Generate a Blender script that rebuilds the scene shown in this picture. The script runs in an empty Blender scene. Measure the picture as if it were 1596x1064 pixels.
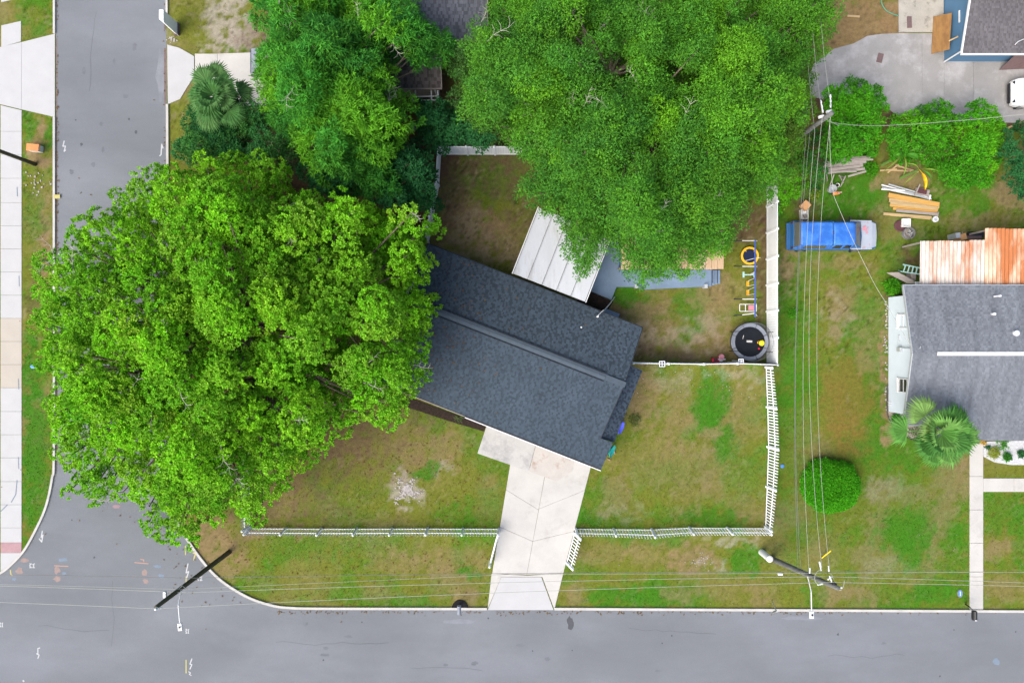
import bpy, math, random
import numpy as np
from mathutils import Vector, Matrix

# ------------------------------------------------------------------ scene, camera, light
sc = bpy.context.scene
C = sc.collection
K, H = 0.042, 44.7                       # metres per photo pixel on the ground; camera height
cam = bpy.data.cameras.new('camera'); camo = bpy.data.objects.new('camera', cam); C.objects.link(camo)
camo.location = (0, 0, H); camo.rotation_euler = (0, 0, 0)
cam.sensor_width = 36; cam.lens = 24.0; cam.clip_start = 0.5; cam.clip_end = 2000
sc.camera = camo
w = bpy.data.worlds.new('World'); sc.world = w; w.use_nodes = True
wn = w.node_tree; wn.nodes.clear()
sky = wn.nodes.new('ShaderNodeTexSky'); sky.sky_type = 'NISHITA'; sky.sun_disc = False
SUN_EL, SUN_AZ = math.radians(50), math.radians(228)      # azimuth clockwise from +Y (north)
sky.sun_elevation = SUN_EL; sky.sun_rotation = SUN_AZ; sky.air_density = 1.0; sky.dust_density = 4.0; sky.ozone_density = 1.0
bg = wn.nodes.new('ShaderNodeBackground'); bg.inputs[1].default_value = 0.125
wo = wn.nodes.new('ShaderNodeOutputWorld')
wn.links.new(sky.outputs[0], bg.inputs[0]); wn.links.new(bg.outputs[0], wo.inputs[0])
sl = bpy.data.lights.new('sun', 'SUN'); sl.energy = 2.0; sl.angle = math.radians(55); sl.color = (1.0, 0.945, 0.87)
so = bpy.data.objects.new('sun', sl); C.objects.link(so)
sd = Vector((math.sin(SUN_AZ)*math.cos(SUN_EL), math.cos(SUN_AZ)*math.cos(SUN_EL), math.sin(SUN_EL)))
so.rotation_euler = sd.to_track_quat('Z', 'Y').to_euler(); so.location = (0, -20, 60)
sc.view_settings.view_transform = 'Standard'; sc.view_settings.look = 'None'
sc.view_settings.exposure = 1.19; sc.view_settings.gamma = 1.0; sc.view_settings.use_curve_mapping = False
sc.render.engine = 'CYCLES'

R = random.Random(7)
rng = np.random.default_rng(11)

def P(x, y, z=0.0):
    k = K*(1-z/H)
    return ((x-798)*k, (532-y)*k)
def P3(x, y, z=0.0):
    a = P(x, y, z); return (a[0], a[1], z)

# ------------------------------------------------------------------ materials
def srgb(r, g, b):
    f = lambda c: (c/255/12.92) if c/255 <= .04045 else ((c/255+.055)/1.055)**2.4
    return (f(r), f(g), f(b))
MATS = {}
def mat(name, col, rough=0.7, var=0.12, scale=3.0, bump=0.0, bscale=40.0, metal=0.0, col2=None, c2scale=0.6, c2lo=0.45, c2hi=0.6,
        attr=None, stretch=(1, 1, 1), fine=0.0, spec=0.4, translucent=0.0, coat=0.0, rotz=0.0):
    m = bpy.data.materials.new(name); m.use_nodes = True; MATS[name] = m
    nt = m.node_tree; N = nt.nodes; L = nt.links; N.clear()
    out = N.new('ShaderNodeOutputMaterial'); b = N.new('ShaderNodeBsdfPrincipled')
    b.inputs['Roughness'].default_value = rough; b.inputs['Metallic'].default_value = metal
    b.inputs['Specular IOR Level'].default_value = spec
    if coat: b.inputs['Coat Weight'].default_value = coat; b.inputs['Coat Roughness'].default_value = .08
    geo = N.new('ShaderNodeNewGeometry'); mp = N.new('ShaderNodeMapping'); mp.inputs['Scale'].default_value = stretch
    mp.inputs['Rotation'].default_value = (0, 0, rotz)
    L.new(geo.outputs['Position'], mp.inputs['Vector'])
    def noise(s, d=5, r=.6):
        n = N.new('ShaderNodeTexNoise'); n.inputs['Scale'].default_value = s; n.inputs['Detail'].default_value = d
        n.inputs['Roughness'].default_value = r; L.new(mp.outputs[0], n.inputs['Vector']); return n
    if attr:
        a = N.new('ShaderNodeAttribute'); a.attribute_name = attr; cur = a.outputs['Color']
    else:
        r = N.new('ShaderNodeRGB'); r.outputs[0].default_value = (*col, 1); cur = r.outputs[0]
    if col2 is not None:
        n2 = noise(c2scale, 8, .68); mr = N.new('ShaderNodeMapRange'); mr.inputs['From Min'].default_value = c2lo; mr.inputs['From Max'].default_value = c2hi
        L.new(n2.outputs['Fac'], mr.inputs['Value'])
        mx = N.new('ShaderNodeMix'); mx.data_type = 'RGBA'; L.new(mr.outputs[0], mx.inputs['Factor']); L.new(cur, mx.inputs[6]); mx.inputs[7].default_value = (*col2, 1)
        cur = mx.outputs[2]
    def mul(cur, s, amt, d=5):
        n = noise(s, d); mr = N.new('ShaderNodeMapRange'); mr.inputs['From Min'].default_value = .3; mr.inputs['From Max'].default_value = .7
        mr.inputs['To Min'].default_value = 1-amt; mr.inputs['To Max'].default_value = 1+amt; L.new(n.outputs['Fac'], mr.inputs['Value'])
        mm = N.new('ShaderNodeVectorMath'); mm.operation = 'SCALE'; L.new(cur, mm.inputs[0]); L.new(mr.outputs[0], mm.inputs['Scale']); return mm.outputs[0]
    if var: cur = mul(cur, scale, var)
    if fine: cur = mul(cur, 22.0, fine, 3)
    L.new(cur, b.inputs['Base Color'])
    if bump:
        nb = noise(bscale, 4); bm = N.new('ShaderNodeBump'); bm.inputs['Strength'].default_value = bump; bm.inputs['Distance'].default_value = .03
        L.new(nb.outputs['Fac'], bm.inputs['Height']); L.new(bm.outputs[0], b.inputs['Normal'])
    sh = b.outputs[0]
    if translucent:
        tr = N.new('ShaderNodeBsdfTranslucent'); L.new(cur, tr.inputs['Color']); ms = N.new('ShaderNodeMixShader'); ms.inputs[0].default_value = translucent
        L.new(sh, ms.inputs[1]); L.new(tr.outputs[0], ms.inputs[2]); sh = ms.outputs[0]
    L.new(sh, out.inputs['Surface']); return m

mat('lawn', (.1, .1, .03), .95, .17, 4.5, .5, 30, attr='Col', fine=.16, spec=.03)
mat('grass_blade', (.1, .1, .03), .9, 0, 1, attr='Col', spec=.1, translucent=.25)
mat('leafy', (.1, .2, .03), .7, 0, 1, attr='Col', spec=.10, translucent=.3)
mat('asphalt', (.130, .140, .153), .92, .08, .25, .3, 60, col2=(.146, .157, .173), c2scale=.12, fine=.09, spec=.2, stretch=(.6, 1.3, 1))
mat('concrete', (.385, .375, .355), .88, .07, .8, .15, 50, col2=(.31, .297, .275), c2scale=.7, c2lo=.56, c2hi=.72, fine=.05, spec=.2)
mat('concrete_bright', (.355, .357, .36), .85, .04, .9, .1, 50, fine=.03, spec=.2)
mat('concrete_warm', (.345, .315, .275), .88, .05, .8, .1, 50, fine=.03, spec=.2)
mat('concrete_red', (.3, .19, .2), .88, .1, 2, .1, 50, fine=.05, spec=.2)
mat('concrete_grey', (.24, .235, .23), .88, .08, .9, .2, 40, col2=(.32, .315, .315), c2scale=.5, c2lo=.48, c2hi=.62, fine=.08, spec=.2)
mat('concrete_old', (.33, .31, .27), .9, .12, 1.2, .25, 30, col2=(.14, .13, .11), c2scale=1.6, c2lo=.55, c2hi=.7, fine=.1, spec=.2)
mat('concrete_stained', (.36, .355, .34), .88, .06, 1.4, .15, 40, col2=(.22, .22, .225), c2scale=.75, c2lo=.47, c2hi=.68, fine=.06, spec=.2)
mat('concrete_rusty', (.37, .35, .325), .88, .06, 1.4, .15, 40, col2=(.24, .15, .11), c2scale=1.1, c2lo=.55, c2hi=.72, fine=.06, spec=.2)
mat('kerb_concrete', (.38, .37, .35), .88, .1, 1.5, .1, 50, col2=(.25, .24, .22), c2scale=1.2, c2lo=.6, c2hi=.72, spec=.2)
mat('mulch', (.028, .02, .016), .98, .3, 6, .8, 25, fine=.3, spec=.1)
mat('black_mulch', (.012, .012, .013), .98, .3, 8, .8, 25, fine=.3, spec=.1)
mat('gravel_beige', (.3, .27, .23), .95, .2, 8, .9, 18, col2=(.16, .13, .1), c2scale=4, c2lo=.5, c2hi=.6, fine=.3, spec=.1)
mat('stone_white', (.42, .43, .45), .9, .15, 10, 1, 18, fine=.3, spec=.2)
mat('shingle_blue', (.07, .09, .12), .95, .1, .5, 0, attr='Col', spec=.15)
mat('shingle_grey', (.12, .13, .16), .95, .2, .6, 0, attr='Col', spec=.15, stretch=(2.6, .35, 1), fine=.05)
mat('shingle_purple', (.1, .1, .11), .95, .12, .8, 0, attr='Col', spec=.15)
mat('roof_base', (.018, .024, .032), .95, .1, 2)
mat('roof_base_grey', (.09, .1, .12), .95, .1, 2)
mat('ridge_blue', (.047, .064, .084), .9, .1, 3, fine=.1)
mat('ridge_dark', (.014, .019, .026), .9, .1, 3)
mat('white_membrane', (.5, .49, .47), .6, .08, 1.2, .1, 10, col2=(.5, .51, .54), c2scale=.8, fine=.04)
mat('white_roof_metal', (.40, .42, .45), .5, .07, .9, 0, col2=(.27, .27, .26), c2scale=1.1, c2lo=.54, c2hi=.76, fine=.05, rotz=math.radians(21.4), stretch=(1.6, .35, 1))
mat('white_vinyl', (.74, .77, .8), .35, .04, 2, spec=.5)
mat('white_paint', (.6, .61, .62), .5, .05, 3)
mat('white_plastic', (.55, .55, .53), .4, .06, 4)
mat('wall_blue_pale', (.52, .59, .66), .7, .03, 1)
mat('wall_blue', (.07, .16, .27), .7, .05, 1.5)
mat('wall_grey', (.2, .23, .26), .8, .05, 1)
mat('deck_blue', (.12, .175, .25), .7, .06, .5, .1, 30, col2=(.15, .215, .31), c2scale=.4, fine=.03)
mat('tan_board', (.42, .29, .18), .8, .12, 3, .2, 30, stretch=(6, .6, 1), fine=.08)
mat('plywood', (.26, .14, .045), .75, .1, 2, .1, 20, stretch=(3, .6, 1), col2=(.2, .1, .035), c2scale=1.5, fine=.06)
mat('lumber_yellow', (.42, .24, .06), .8, .12, 4, .1, 20, stretch=(.4, 5, 1), fine=.08)
mat('lumber_pale', (.36, .26, .13), .85, .15, 4, .1, 20, stretch=(.4, 5, 1), fine=.1)
mat('lumber_grey', (.25, .22, .2), .9, .2, 4, .3, 20, stretch=(.4, 5, 1), fine=.12)
mat('rusty_metal', (.47, .44, .40), .6, .08, 2, .1, 20, col2=(.34, .125, .045), c2scale=.55, c2lo=.46, c2hi=.66, stretch=(2.5, .5, 1), fine=.08, spec=.3)
mat('rustier_metal', (.52, .42, .32), .6, .08, 2, .1, 20, col2=(.34, .12, .04), c2scale=.55, c2lo=.38, c2hi=.58, stretch=(2.5, .5, 1), fine=.08, spec=.3)
mat('truck_blue', (.02, .105, .40), .38, .07, 1.2, 0, col2=(.045, .17, .50), c2scale=1.1, c2lo=.45, c2hi=.6, coat=.3)
mat('truck_blue_dark', (.025, .10, .25), .4, .1, 2, coat=.2)
mat('truck_hood', (.3, .33, .38), .4, .06, 2, 0, col2=(.33, .2, .2), c2scale=1.6, c2lo=.62, c2hi=.66, coat=.2)
mat('glass_dark', (.02, .025, .025), .08, 0, 1, spec=.7)
mat('glass_olive', (.07, .075, .06), .15, .1, 2, spec=.6)
mat('black_plastic', (.012, .013, .015), .5, .1, 4)
mat('black_rubber', (.015, .015, .016), .85, .1, 4)
mat('steel', (.3, .3, .31), .35, .08, 5, metal=.7)
mat('alu_grey', (.4, .43, .45), .45, .08, 4, metal=.3)
mat('car_white', (.6, .61, .62), .3, .02, 1, coat=.5)
mat('car_dark', (.03, .04, .06), .3, .02, 1, coat=.5)
mat('pole_wood', (.075, .068, .045), .9, .25, 6, .4, 20, fine=.15, spec=.15)
mat('pole_grey', (.12, .125, .12), .9, .25, 6, .4, 20, fine=.15, spec=.15)
mat('wire_pale', (.3, .31, .27), .5, 0, 1)
mat('wire_dark', (.14, .14, .14), .6, 0, 1)
mat('lamp_grey', (.55, .56, .57), .4, .05, 3)
mat('ceramic', (.55, .58, .6), .3, .05, 6)
mat('swing_blue', (.03, .07, .28), .45, .1, 4)
mat('tramp_yellow', (.65, .36, .01), .45, .06, 4)
mat('seat_orange', (.68, .33, .01), .45, .05, 4)
mat('mat_navy', (.014, .02, .05), .9, .1, 8, spec=.1)
mat('mat_black', (.010, .012, .016), .9, .15, 3, spec=.1)
mat('pad_grey', (.17, .19, .23), .6, .08, 2)
mat('net_grey', (.1, .11, .12), .8, .1, 3)
mat('toy_yellow', (.7, .6, .01), .4, 0, 1)
mat('toy_red', (.6, .012, .04), .4, .04, 5)
mat('toy_pink', (.5, .2, .24), .4, .04, 5)
mat('tub_blue', (.1, .12, .72), .25, .03, 3, spec=.7)
mat('tub_teal', (.01, .33, .29), .25, .03, 3, spec=.7)
mat('ladder_green', (.28, .46, .44), .5, .08, 5)
mat('cardboard', (.42, .23, .1), .85, .06, 5)
mat('maroon', (.07, .025, .03), .8, .15, 4)
mat('brick_brown', (.13, .085, .085), .85, .15, 6)
mat('orange_plastic', (.62, .2, .06), .5, .12, 6)
mat('hose_green', (.06, .25, .16), .5, .05, 4)
mat('yellow_guard', (.7, .5, .01), .5, .05, 4)
mat('paint_white', (.36, .37, .38), .8, .1, 10)
mat('paint_orange', (.22, .165, .15), .9, .1, 6)
mat('paint_pink', (.22, .15, .165), .9, .1, 6)
mat('paint_red', (.30, .19, .155), .9, .1, 6)
mat('paint_blue', (.13, .17, .22), .9, .1, 6)
mat('paint_yellow', (.36, .33, .12), .9, .1, 6)
mat('tar', (.06, .062, .07), .9, .1, 6)
mat('joint_dirt', (.12, .11, .1), .95, .2, 4)
mat('stem_green', (.09, .17, .03), .6, .1, 6)
mat('crack_dark', (.085, .09, .098), .95, .1, 6)
mat('oil_stain', (.118, .127, .140), .9, .12, 3, fine=.1, spec=.1)
mat('limestone', (.30, .28, .27), .95, .2, 8, spec=.1)
mat('pale_asphalt', (.165, .175, .195), .92, .15, 1.2, fine=.08, spec=.1)
mat('leaf_litter', (.1, .06, .02), .9, .5, 9, spec=.05)
mat('gutter_silt', (.13, .095, .085), .95, .2, 4)
mat('bark', (.13, .105, .08), .95, .3, 5, .5, 15, fine=.2, spec=.1)
mat('twig', (.27, .26, .22), .9, .2, 5, spec=.1)
mat('blue_lid', (.06, .2, .45), .5, .1, 6)
mat('wet_grey', (.14, .14, .15), .7, .2, 6)

# ------------------------------------------------------------------ helpers
WL = {}          # world location of each parent object
def tag(o, label=None, cat=None, group=None, kind=None):
    if label: o['label'] = label
    if cat: o['category'] = cat
    if group: o['group'] = group
    if kind: o['kind'] = kind
    return o
def thing(name, label, cat, loc, group=None):
    o = bpy.data.objects.new(name, None); C.objects.link(o); o.location = loc; o.empty_display_size = .3
    WL[o.name] = Vector(loc); return tag(o, label, cat, group)
class MB:
    def __init__(s): s.v = []; s.f = []; s.c = []; s.sm = False
    def add(s, vs, fs, col=None):
        n = len(s.v); s.v += [tuple(p) for p in vs]; s.f += [tuple(i+n for i in f) for f in fs]
        if col is not None: s.c += [col]*len(fs)
        return s
    def box(s, cx, cy, cz, sx, sy, sz, rz=0, col=None):
        ca, sa = math.cos(rz), math.sin(rz); vs = []
        for dz in (-.5, .5):
            for dx, dy in ((-.5, -.5), (.5, -.5), (.5, .5), (-.5, .5)):
                x, y = dx*sx, dy*sy; vs.append((cx+x*ca-y*sa, cy+x*sa+y*ca, cz+dz*sz))
        return s.add(vs, [(3, 2, 1, 0), (4, 5, 6, 7), (0, 1, 5, 4), (1, 2, 6, 5), (2, 3, 7, 6), (3, 0, 4, 7)], col)
    def beam(s, p, q, wd, ht, up=(0, 0, 1)):
        p, q = Vector(p), Vector(q); d = (q-p).normalized(); up = Vector(up)
        if abs(d.dot(up)) > .99: up = Vector((0, 1, 0))
        a = d.cross(up).normalized()*wd/2; b = a.cross(d).normalized()*ht/2
        vs = [p-a-b, p+a-b, p+a+b, p-a+b, q-a-b, q+a-b, q+a+b, q-a+b]
        return s.add(vs, [(0, 1, 2, 3), (7, 6, 5, 4), (0, 4, 5, 1), (1, 5, 6, 2), (2, 6, 7, 3), (3, 7, 4, 0)])
    def prism(s, poly, z0, z1, col=None):
        n = len(poly)
        ar = sum(poly[i][0]*poly[(i+1) % n][1]-poly[(i+1) % n][0]*poly[i][1] for i in range(n))
        if ar < 0: poly = poly[::-1]
        vs = [(x, y, z0) for x, y in poly]+[(x, y, z1) for x, y in poly]
        return s.add(vs, [tuple(range(n-1, -1, -1)), tuple(range(n, 2*n))]+[(i, (i+1) % n, n+(i+1) % n, n+i) for i in range(n)], col)
    def slab3(s, pts, t):            # planar polygon given counter-clockwise from above, thickness t downwards
        n = len(pts); vs = [(p[0], p[1], p[2]-t) for p in pts]+[tuple(p) for p in pts]
        return s.add(vs, [tuple(range(n-1, -1, -1)), tuple(range(n, 2*n))]+[(i, (i+1) % n, n+(i+1) % n, n+i) for i in range(n)])
    def tube(s, pts, r, n=6, cap=True):
        pts = [Vector(p) for p in pts]; m = len(pts); rr = r if isinstance(r, (list, tuple)) else [r]*m
        base = len(s.v); nrm = None
        for i, p in enumerate(pts):
            d = (pts[min(i+1, m-1)]-pts[max(i-1, 0)]).normalized()
            if nrm is None: nrm = d.orthogonal().normalized()
            else:
                nrm = (nrm-d*nrm.dot(d)); nrm = nrm.normalized() if nrm.length > 1e-5 else d.orthogonal().normalized()
            b = d.cross(nrm)
            for k in range(n):
                a = 2*math.pi*k/n; q = p+(nrm*math.cos(a)+b*math.sin(a))*rr[i]; s.v.append(tuple(q))
        for i in range(m-1):
            for k in range(n):
                a, b2 = base+i*n+k, base+i*n+(k+1) % n; s.f.append((a, b2, b2+n, a+n))
        if cap: s.f.append(tuple(base+k for k in range(n-1, -1, -1))); s.f.append(tuple(base+(m-1)*n+k for k in range(n)))
        return s
    def lathe(s, cx, cy, prof, n=24, sx=1, sy=1, rz=0):
        b = len(s.v); ca, sa = math.cos(rz), math.sin(rz)
        for r, z in prof:
            for k in range(n):
                a = 2*math.pi*k/n; x, y = r*math.cos(a)*sx, r*math.sin(a)*sy; s.v.append((cx+x*ca-y*sa, cy+x*sa+y*ca, z))
        for i in range(len(prof)-1):
            for k in range(n):
                a, c = b+i*n+k, b+i*n+(k+1) % n; s.f.append((a, c, c+n, a+n))
        s.f.append(tuple(b+k for k in range(n-1, -1, -1))); s.f.append(tuple(b+(len(prof)-1)*n+k for k in range(n)))
        return s
    def build(s, name, m, parent=None, bevel=0, smooth=False, **tg):
        off = WL[parent.name] if parent else Vector((0, 0, 0))
        me = bpy.data.meshes.new(name); me.from_pydata([(x-off.x, y-off.y, z-off.z) for x, y, z in s.v], [], s.f)
        me.materials.append(MATS[m])
        if s.c:
            at = me.attributes.new('Col', 'FLOAT_COLOR', 'FACE'); at.data.foreach_set('color', np.array([(*c, 1) for c in s.c], 'f').ravel())
        me.update(); o = bpy.data.objects.new(name, me); C.objects.link(o)
        if parent: o.parent = parent
        WL[o.name] = Vector(off)
        if smooth: me.shade_smooth()
        if bevel:
            bm = o.modifiers.new('bevel', 'BEVEL'); bm.width = bevel; bm.segments = 2; bm.limit_method = 'ANGLE'
        return tag(o, **tg)
def pieces(name, mb_mesh, locs, parent, rots=None):     # share one mesh between alike pieces
    off = WL[parent.name]
    for i, l in enumerate(locs):
        o = bpy.data.objects.new(name, mb_mesh); C.objects.link(o); o.parent = parent
        o.location = Vector(l)-off
        if rots: o.rotation_euler = rots[i]
def mesh_of(mb, name, m):
    me = bpy.data.meshes.new(name); me.from_pydata(mb.v, [], mb.f); me.materials.append(MATS[m]); me.update(); return me
def fastmesh(name, V, F, m, parent=None, col=None, smooth=False, domain='FACE'):
    off = WL[parent.name] if parent else Vector((0, 0, 0))
    V = np.asarray(V, 'f')-np.array(off, 'f'); F = np.asarray(F, 'i'); k = F.shape[1]
    me = bpy.data.meshes.new(name); me.vertices.add(len(V)); me.vertices.foreach_set('co', V.ravel())
    me.loops.add(F.size); me.loops.foreach_set('vertex_index', F.ravel())
    me.polygons.add(len(F)); me.polygons.foreach_set('loop_start', np.arange(0, F.size, k, dtype='i')); me.polygons.foreach_set('loop_total', np.full(len(F), k, 'i'))
    me.update(calc_edges=True); me.materials.append(MATS[m])
    if col is not None:
        at = me.attributes.new('Col', 'FLOAT_COLOR', domain); c4 = np.ones((len(col), 4), 'f'); c4[:, :3] = col; at.data.foreach_set('color', c4.ravel())
    if smooth: me.shade_smooth()
    o = bpy.data.objects.new(name, me); C.objects.link(o)
    if parent: o.parent = parent
    WL[o.name] = Vector(off); return o

def vnoise(x, y, seed=0):                # value noise, numpy
    xi = np.floor(x).astype(np.int64); yi = np.floor(y).astype(np.int64); fx = x-xi; fy = y-yi
    fx = fx*fx*(3-2*fx); fy = fy*fy*(3-2*fy)
    def h(a, b):
        n = (a*374761393+b*668265263+seed*1442695041) & 0xffffffff; n = ((n ^ (n >> 13))*1274126177) & 0xffffffff
        return ((n ^ (n >> 16)) & 0xffff)/65535.0
    return (h(xi, yi)*(1-fx)+h(xi+1, yi)*fx)*(1-fy)+(h(xi, yi+1)*(1-fx)+h(xi+1, yi+1)*fx)*fy
def fbm(x, y, s, o=4, seed=0):
    t = 0; a = 1; n = 0
    for i in range(o): t = t+a*vnoise(x*s+13*i, y*s-7*i, seed+i); n += a; a *= .55; s *= 2.03
    return t/n
def inpoly(px, py, poly):
    px = np.asarray(px, float); py = np.asarray(py, float); r = np.zeros(px.shape, bool); n = len(poly)
    for i in range(n):
        x1, y1 = poly[i]; x2, y2 = poly[(i+1) % n]
        if y1 == y2: continue
        c = ((y1 > py) != (y2 > py)) & (px < (x2-x1)*(py-y1)/(y2-y1)+x1); r ^= c
    return r
def edgedist(px, py, poly):
    d = np.full(np.shape(px), 1e9); n = len(poly)
    for i in range(n):
        x1, y1 = poly[i]; x2, y2 = poly[(i+1) % n]; dx, dy = x2-x1, y2-y1
        t = np.clip(((px-x1)*dx+(py-y1)*dy)/(dx*dx+dy*dy+1e-9), 0, 1); d = np.minimum(d, np.hypot(px-x1-t*dx, py-y1-t*dy))
    return d

# ------------------------------------------------------------------ ground colour (grass, dirt and sand patches as they lie)
GREEN = np.array((.042, .13, .007)); OLIVE = np.array((.108, .122, .018)); BROWN = np.array((.172, .122, .064)); SAND = np.array((.27, .24, .2)); DIRT = np.array((.085, .052, .033))
BL = [  # px, py, rx, ry, kind, strength
 (635,700,75,45,'b',.5),(632,764,17,20,'s',.7),(655,782,14,6,'s',.35),(690,732,7,9,'s',.5),(670,735,15,10,'g',.8),(760,790,30,35,'g',.4),(700,650,80,16,'g',.5),(520,790,50,30,'g',.35),(560,740,40,60,'o',.5),
 (530,690,35,25,'b',.6),(430,790,40,30,'b',.6),(700,690,30,30,'b',.4),(740,690,20,25,'g',.5),(680,820,120,8,'g',.3),(580,815,80,8,'b',.4),
 (330,840,50,30,'b',.9),(350,885,40,18,'b',.7),(470,850,60,20,'g',.5),(590,855,60,25,'g',.4),(620,880,40,20,'b',.5),(700,870,60,20,'b',.45),(560,930,60,12,'g',.5),(630,938,40,8,'g',.8),(590,925,25,14,'b',.5),(640,935,20,12,'b',.3),(728,892,14,8,'g',.8),(720,930,25,12,'b',.6),(500,900,60,20,'o',.4),(420,830,40,8,'b',.6),
 (760,270,60,45,'g',.6),(790,250,40,25,'g',.5),(720,350,45,40,'b',.8),(735,360,30,22,'s',.3),(790,370,50,30,'b',.7),(770,395,40,14,'s',.3),(705,290,20,60,'d',.5),(830,330,30,40,'g',.3),(760,400,70,25,'b',.4),
 (1010,500,50,35,'b',.75),(1045,530,50,25,'s',.35),(960,480,20,20,'d',.6),(975,455,25,14,'g',.8),(1080,475,25,30,'g',.7),(1085,505,12,18,'g',.6),(1120,470,40,40,'b',.6),(1170,400,30,80,'o',.6),(1160,350,40,25,'d',.8),(1192,450,8,120,'d',.8),(1100,545,60,18,'b',.6),(1030,550,50,12,'d',.6),(1100,520,30,20,'s',.3),
 (1110,620,24,45,'g',.9),(1098,645,18,22,'g',.9),(1128,690,22,22,'g',.9),(1075,675,10,14,'g',.7),(1065,605,20,20,'g',.4),(1055,640,25,50,'b',.55),(1040,590,40,14,'s',.3),(1000,620,20,40,'b',.7),(1165,640,25,60,'b',.45),(1150,585,40,10,'s',.35),(1105,680,14,12,'b',.6),(1040,720,70,35,'b',.5),(1000,700,25,35,'o',.4),(1040,740,50,25,'g',.35),(930,790,50,40,'g',.45),(960,770,25,30,'b',.5),(1080,770,30,25,'b',.35),(1160,740,35,45,'g',.45),(1170,790,20,20,'b',.4),(970,800,30,12,'s',.25),(1105,812,60,10,'g',.7),
 (910,805,20,12,'g',.8),(950,930,45,14,'g',.8),(1030,930,60,14,'g',.85),(900,890,40,14,'g',.5),(1000,870,40,30,'o',.3),(940,860,50,15,'b',.45),(1000,860,30,20,'b',.4),(1080,870,35,18,'b',.7),(1090,875,10,6,'s',.6),(1120,882,14,5,'s',.5),(1140,840,30,6,'s',.5),(1165,870,20,20,'g',.8),(1060,925,25,10,'b',.5),(1130,915,40,20,'b',.4),(890,930,20,12,'b',.6),(1180,925,15,25,'b',.5),(1000,840,60,8,'g',.5),
 (1320,300,60,45,'g',.95),(1300,330,30,20,'g',.6),(1230,500,16,120,'g',.5),(1345,560,40,100,'g',.7),(1250,600,30,60,'g',.5),(1310,470,22,30,'b',.6),(1300,500,20,25,'s',.3),(1305,520,12,20,'b',.6),(1320,620,35,60,'r',.6),(1330,680,25,30,'r',.6),(1340,545,12,30,'b',.5),(1365,545,14,45,'b',.5),(1253,660,14,20,'b',.5),(1220,740,12,60,'o',.7),(1245,735,12,20,'d',.3),(1230,700,12,20,'r',.4),
 (1400,765,45,16,'b',.85),(1385,760,30,10,'s',.35),(1440,770,18,16,'b',.7),(1485,740,28,35,'b',.75),(1500,700,14,25,'b',.6),(1470,790,20,30,'b',.7),(1360,870,35,20,'b',.7),(1385,885,30,12,'s',.3),(1365,830,14,30,'b',.7),(1450,840,20,40,'b',.7),(1410,830,40,30,'g',.8),(1420,860,20,20,'g',.7),(1490,870,20,50,'g',.5),(1400,930,60,16,'g',.5),(1340,940,40,15,'g',.4),(1310,925,30,18,'b',.7),(1220,800,25,20,'b',.7),(1250,790,14,40,'b',.5),(1350,925,16,10,'b',.6),(1430,905,20,10,'b',.5),(1290,850,25,25,'b',.3),(1270,930,20,20,'g',.5),(1460,920,40,14,'g',.8),(1400,690,60,40,'g',.6),(1360,720,40,20,'g',.5),(1300,700,60,14,'d',.25),
 (1235,600,34,260,'g',.5),(1420,560,50,240,'g',.4),(1380,800,130,110,'g',.35),(1565,800,40,30,'g',.6),(1560,855,25,12,'b',.6),(1570,920,30,20,'b',.5),(1590,830,14,50,'g',.6),(1570,735,40,8,'o',.7),
 (1500,300,60,50,'g',.7),(1575,300,30,22,'b',.8),(1440,370,40,30,'g',.4),(1520,345,60,14,'b',.6),(1410,280,40,25,'b',.8),(1380,335,20,30,'b',.4),(1400,360,25,18,'b',.5),(1420,405,22,14,'d',.8),(1390,400,20,40,'g',.5),(1300,350,60,8,'d',.6),(1255,330,14,18,'d',.7),(1225,410,10,30,'b',.8),(1310,410,60,8,'b',.5),(1380,600,4,90,'b',.9),(1390,460,14,10,'d',.7),
 (1330,40,70,40,'t',1.0),(1290,90,20,25,'t',.8),(1390,30,20,30,'t',.9),(1270,150,18,25,'d',1.0),(1400,190,30,14,'d',1.0),(1580,190,20,12,'d',1.0),
 (330,30,70,40,'o',.9),(350,30,30,50,'s',.75),(380,60,25,20,'s',.8),(300,60,25,15,'o',.6),(275,200,14,50,'o',.9),(295,10,25,25,'o',.5),(265,80,10,30,'s',.3),
 (60,225,14,25,'b',.9),(70,260,12,10,'b',.7),(70,380,8,60,'b',.9),(55,450,12,50,'d',.5),(50,340,20,40,'g',.5),(55,700,20,90,'g',1.0),(50,580,14,50,'g',.9),(60,20,25,35,'g',.7),(60,25,12,14,'o',.7),(45,190,8,30,'g',.7),(78,215,6,30,'g',.8),(45,825,10,12,'r',.6),(50,800,20,20,'g',.6),(70,125,2,2,'g',.1),
 (480,250,60,60,'d',1.0),(640,250,60,50,'d',1.0),(420,520,220,220,'d',.75),(560,130,160,120,'d',.9),(980,180,250,150,'d',.9),(300,700,180,100,'d',.5),(620,330,60,60,'d',.9),
]
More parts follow.
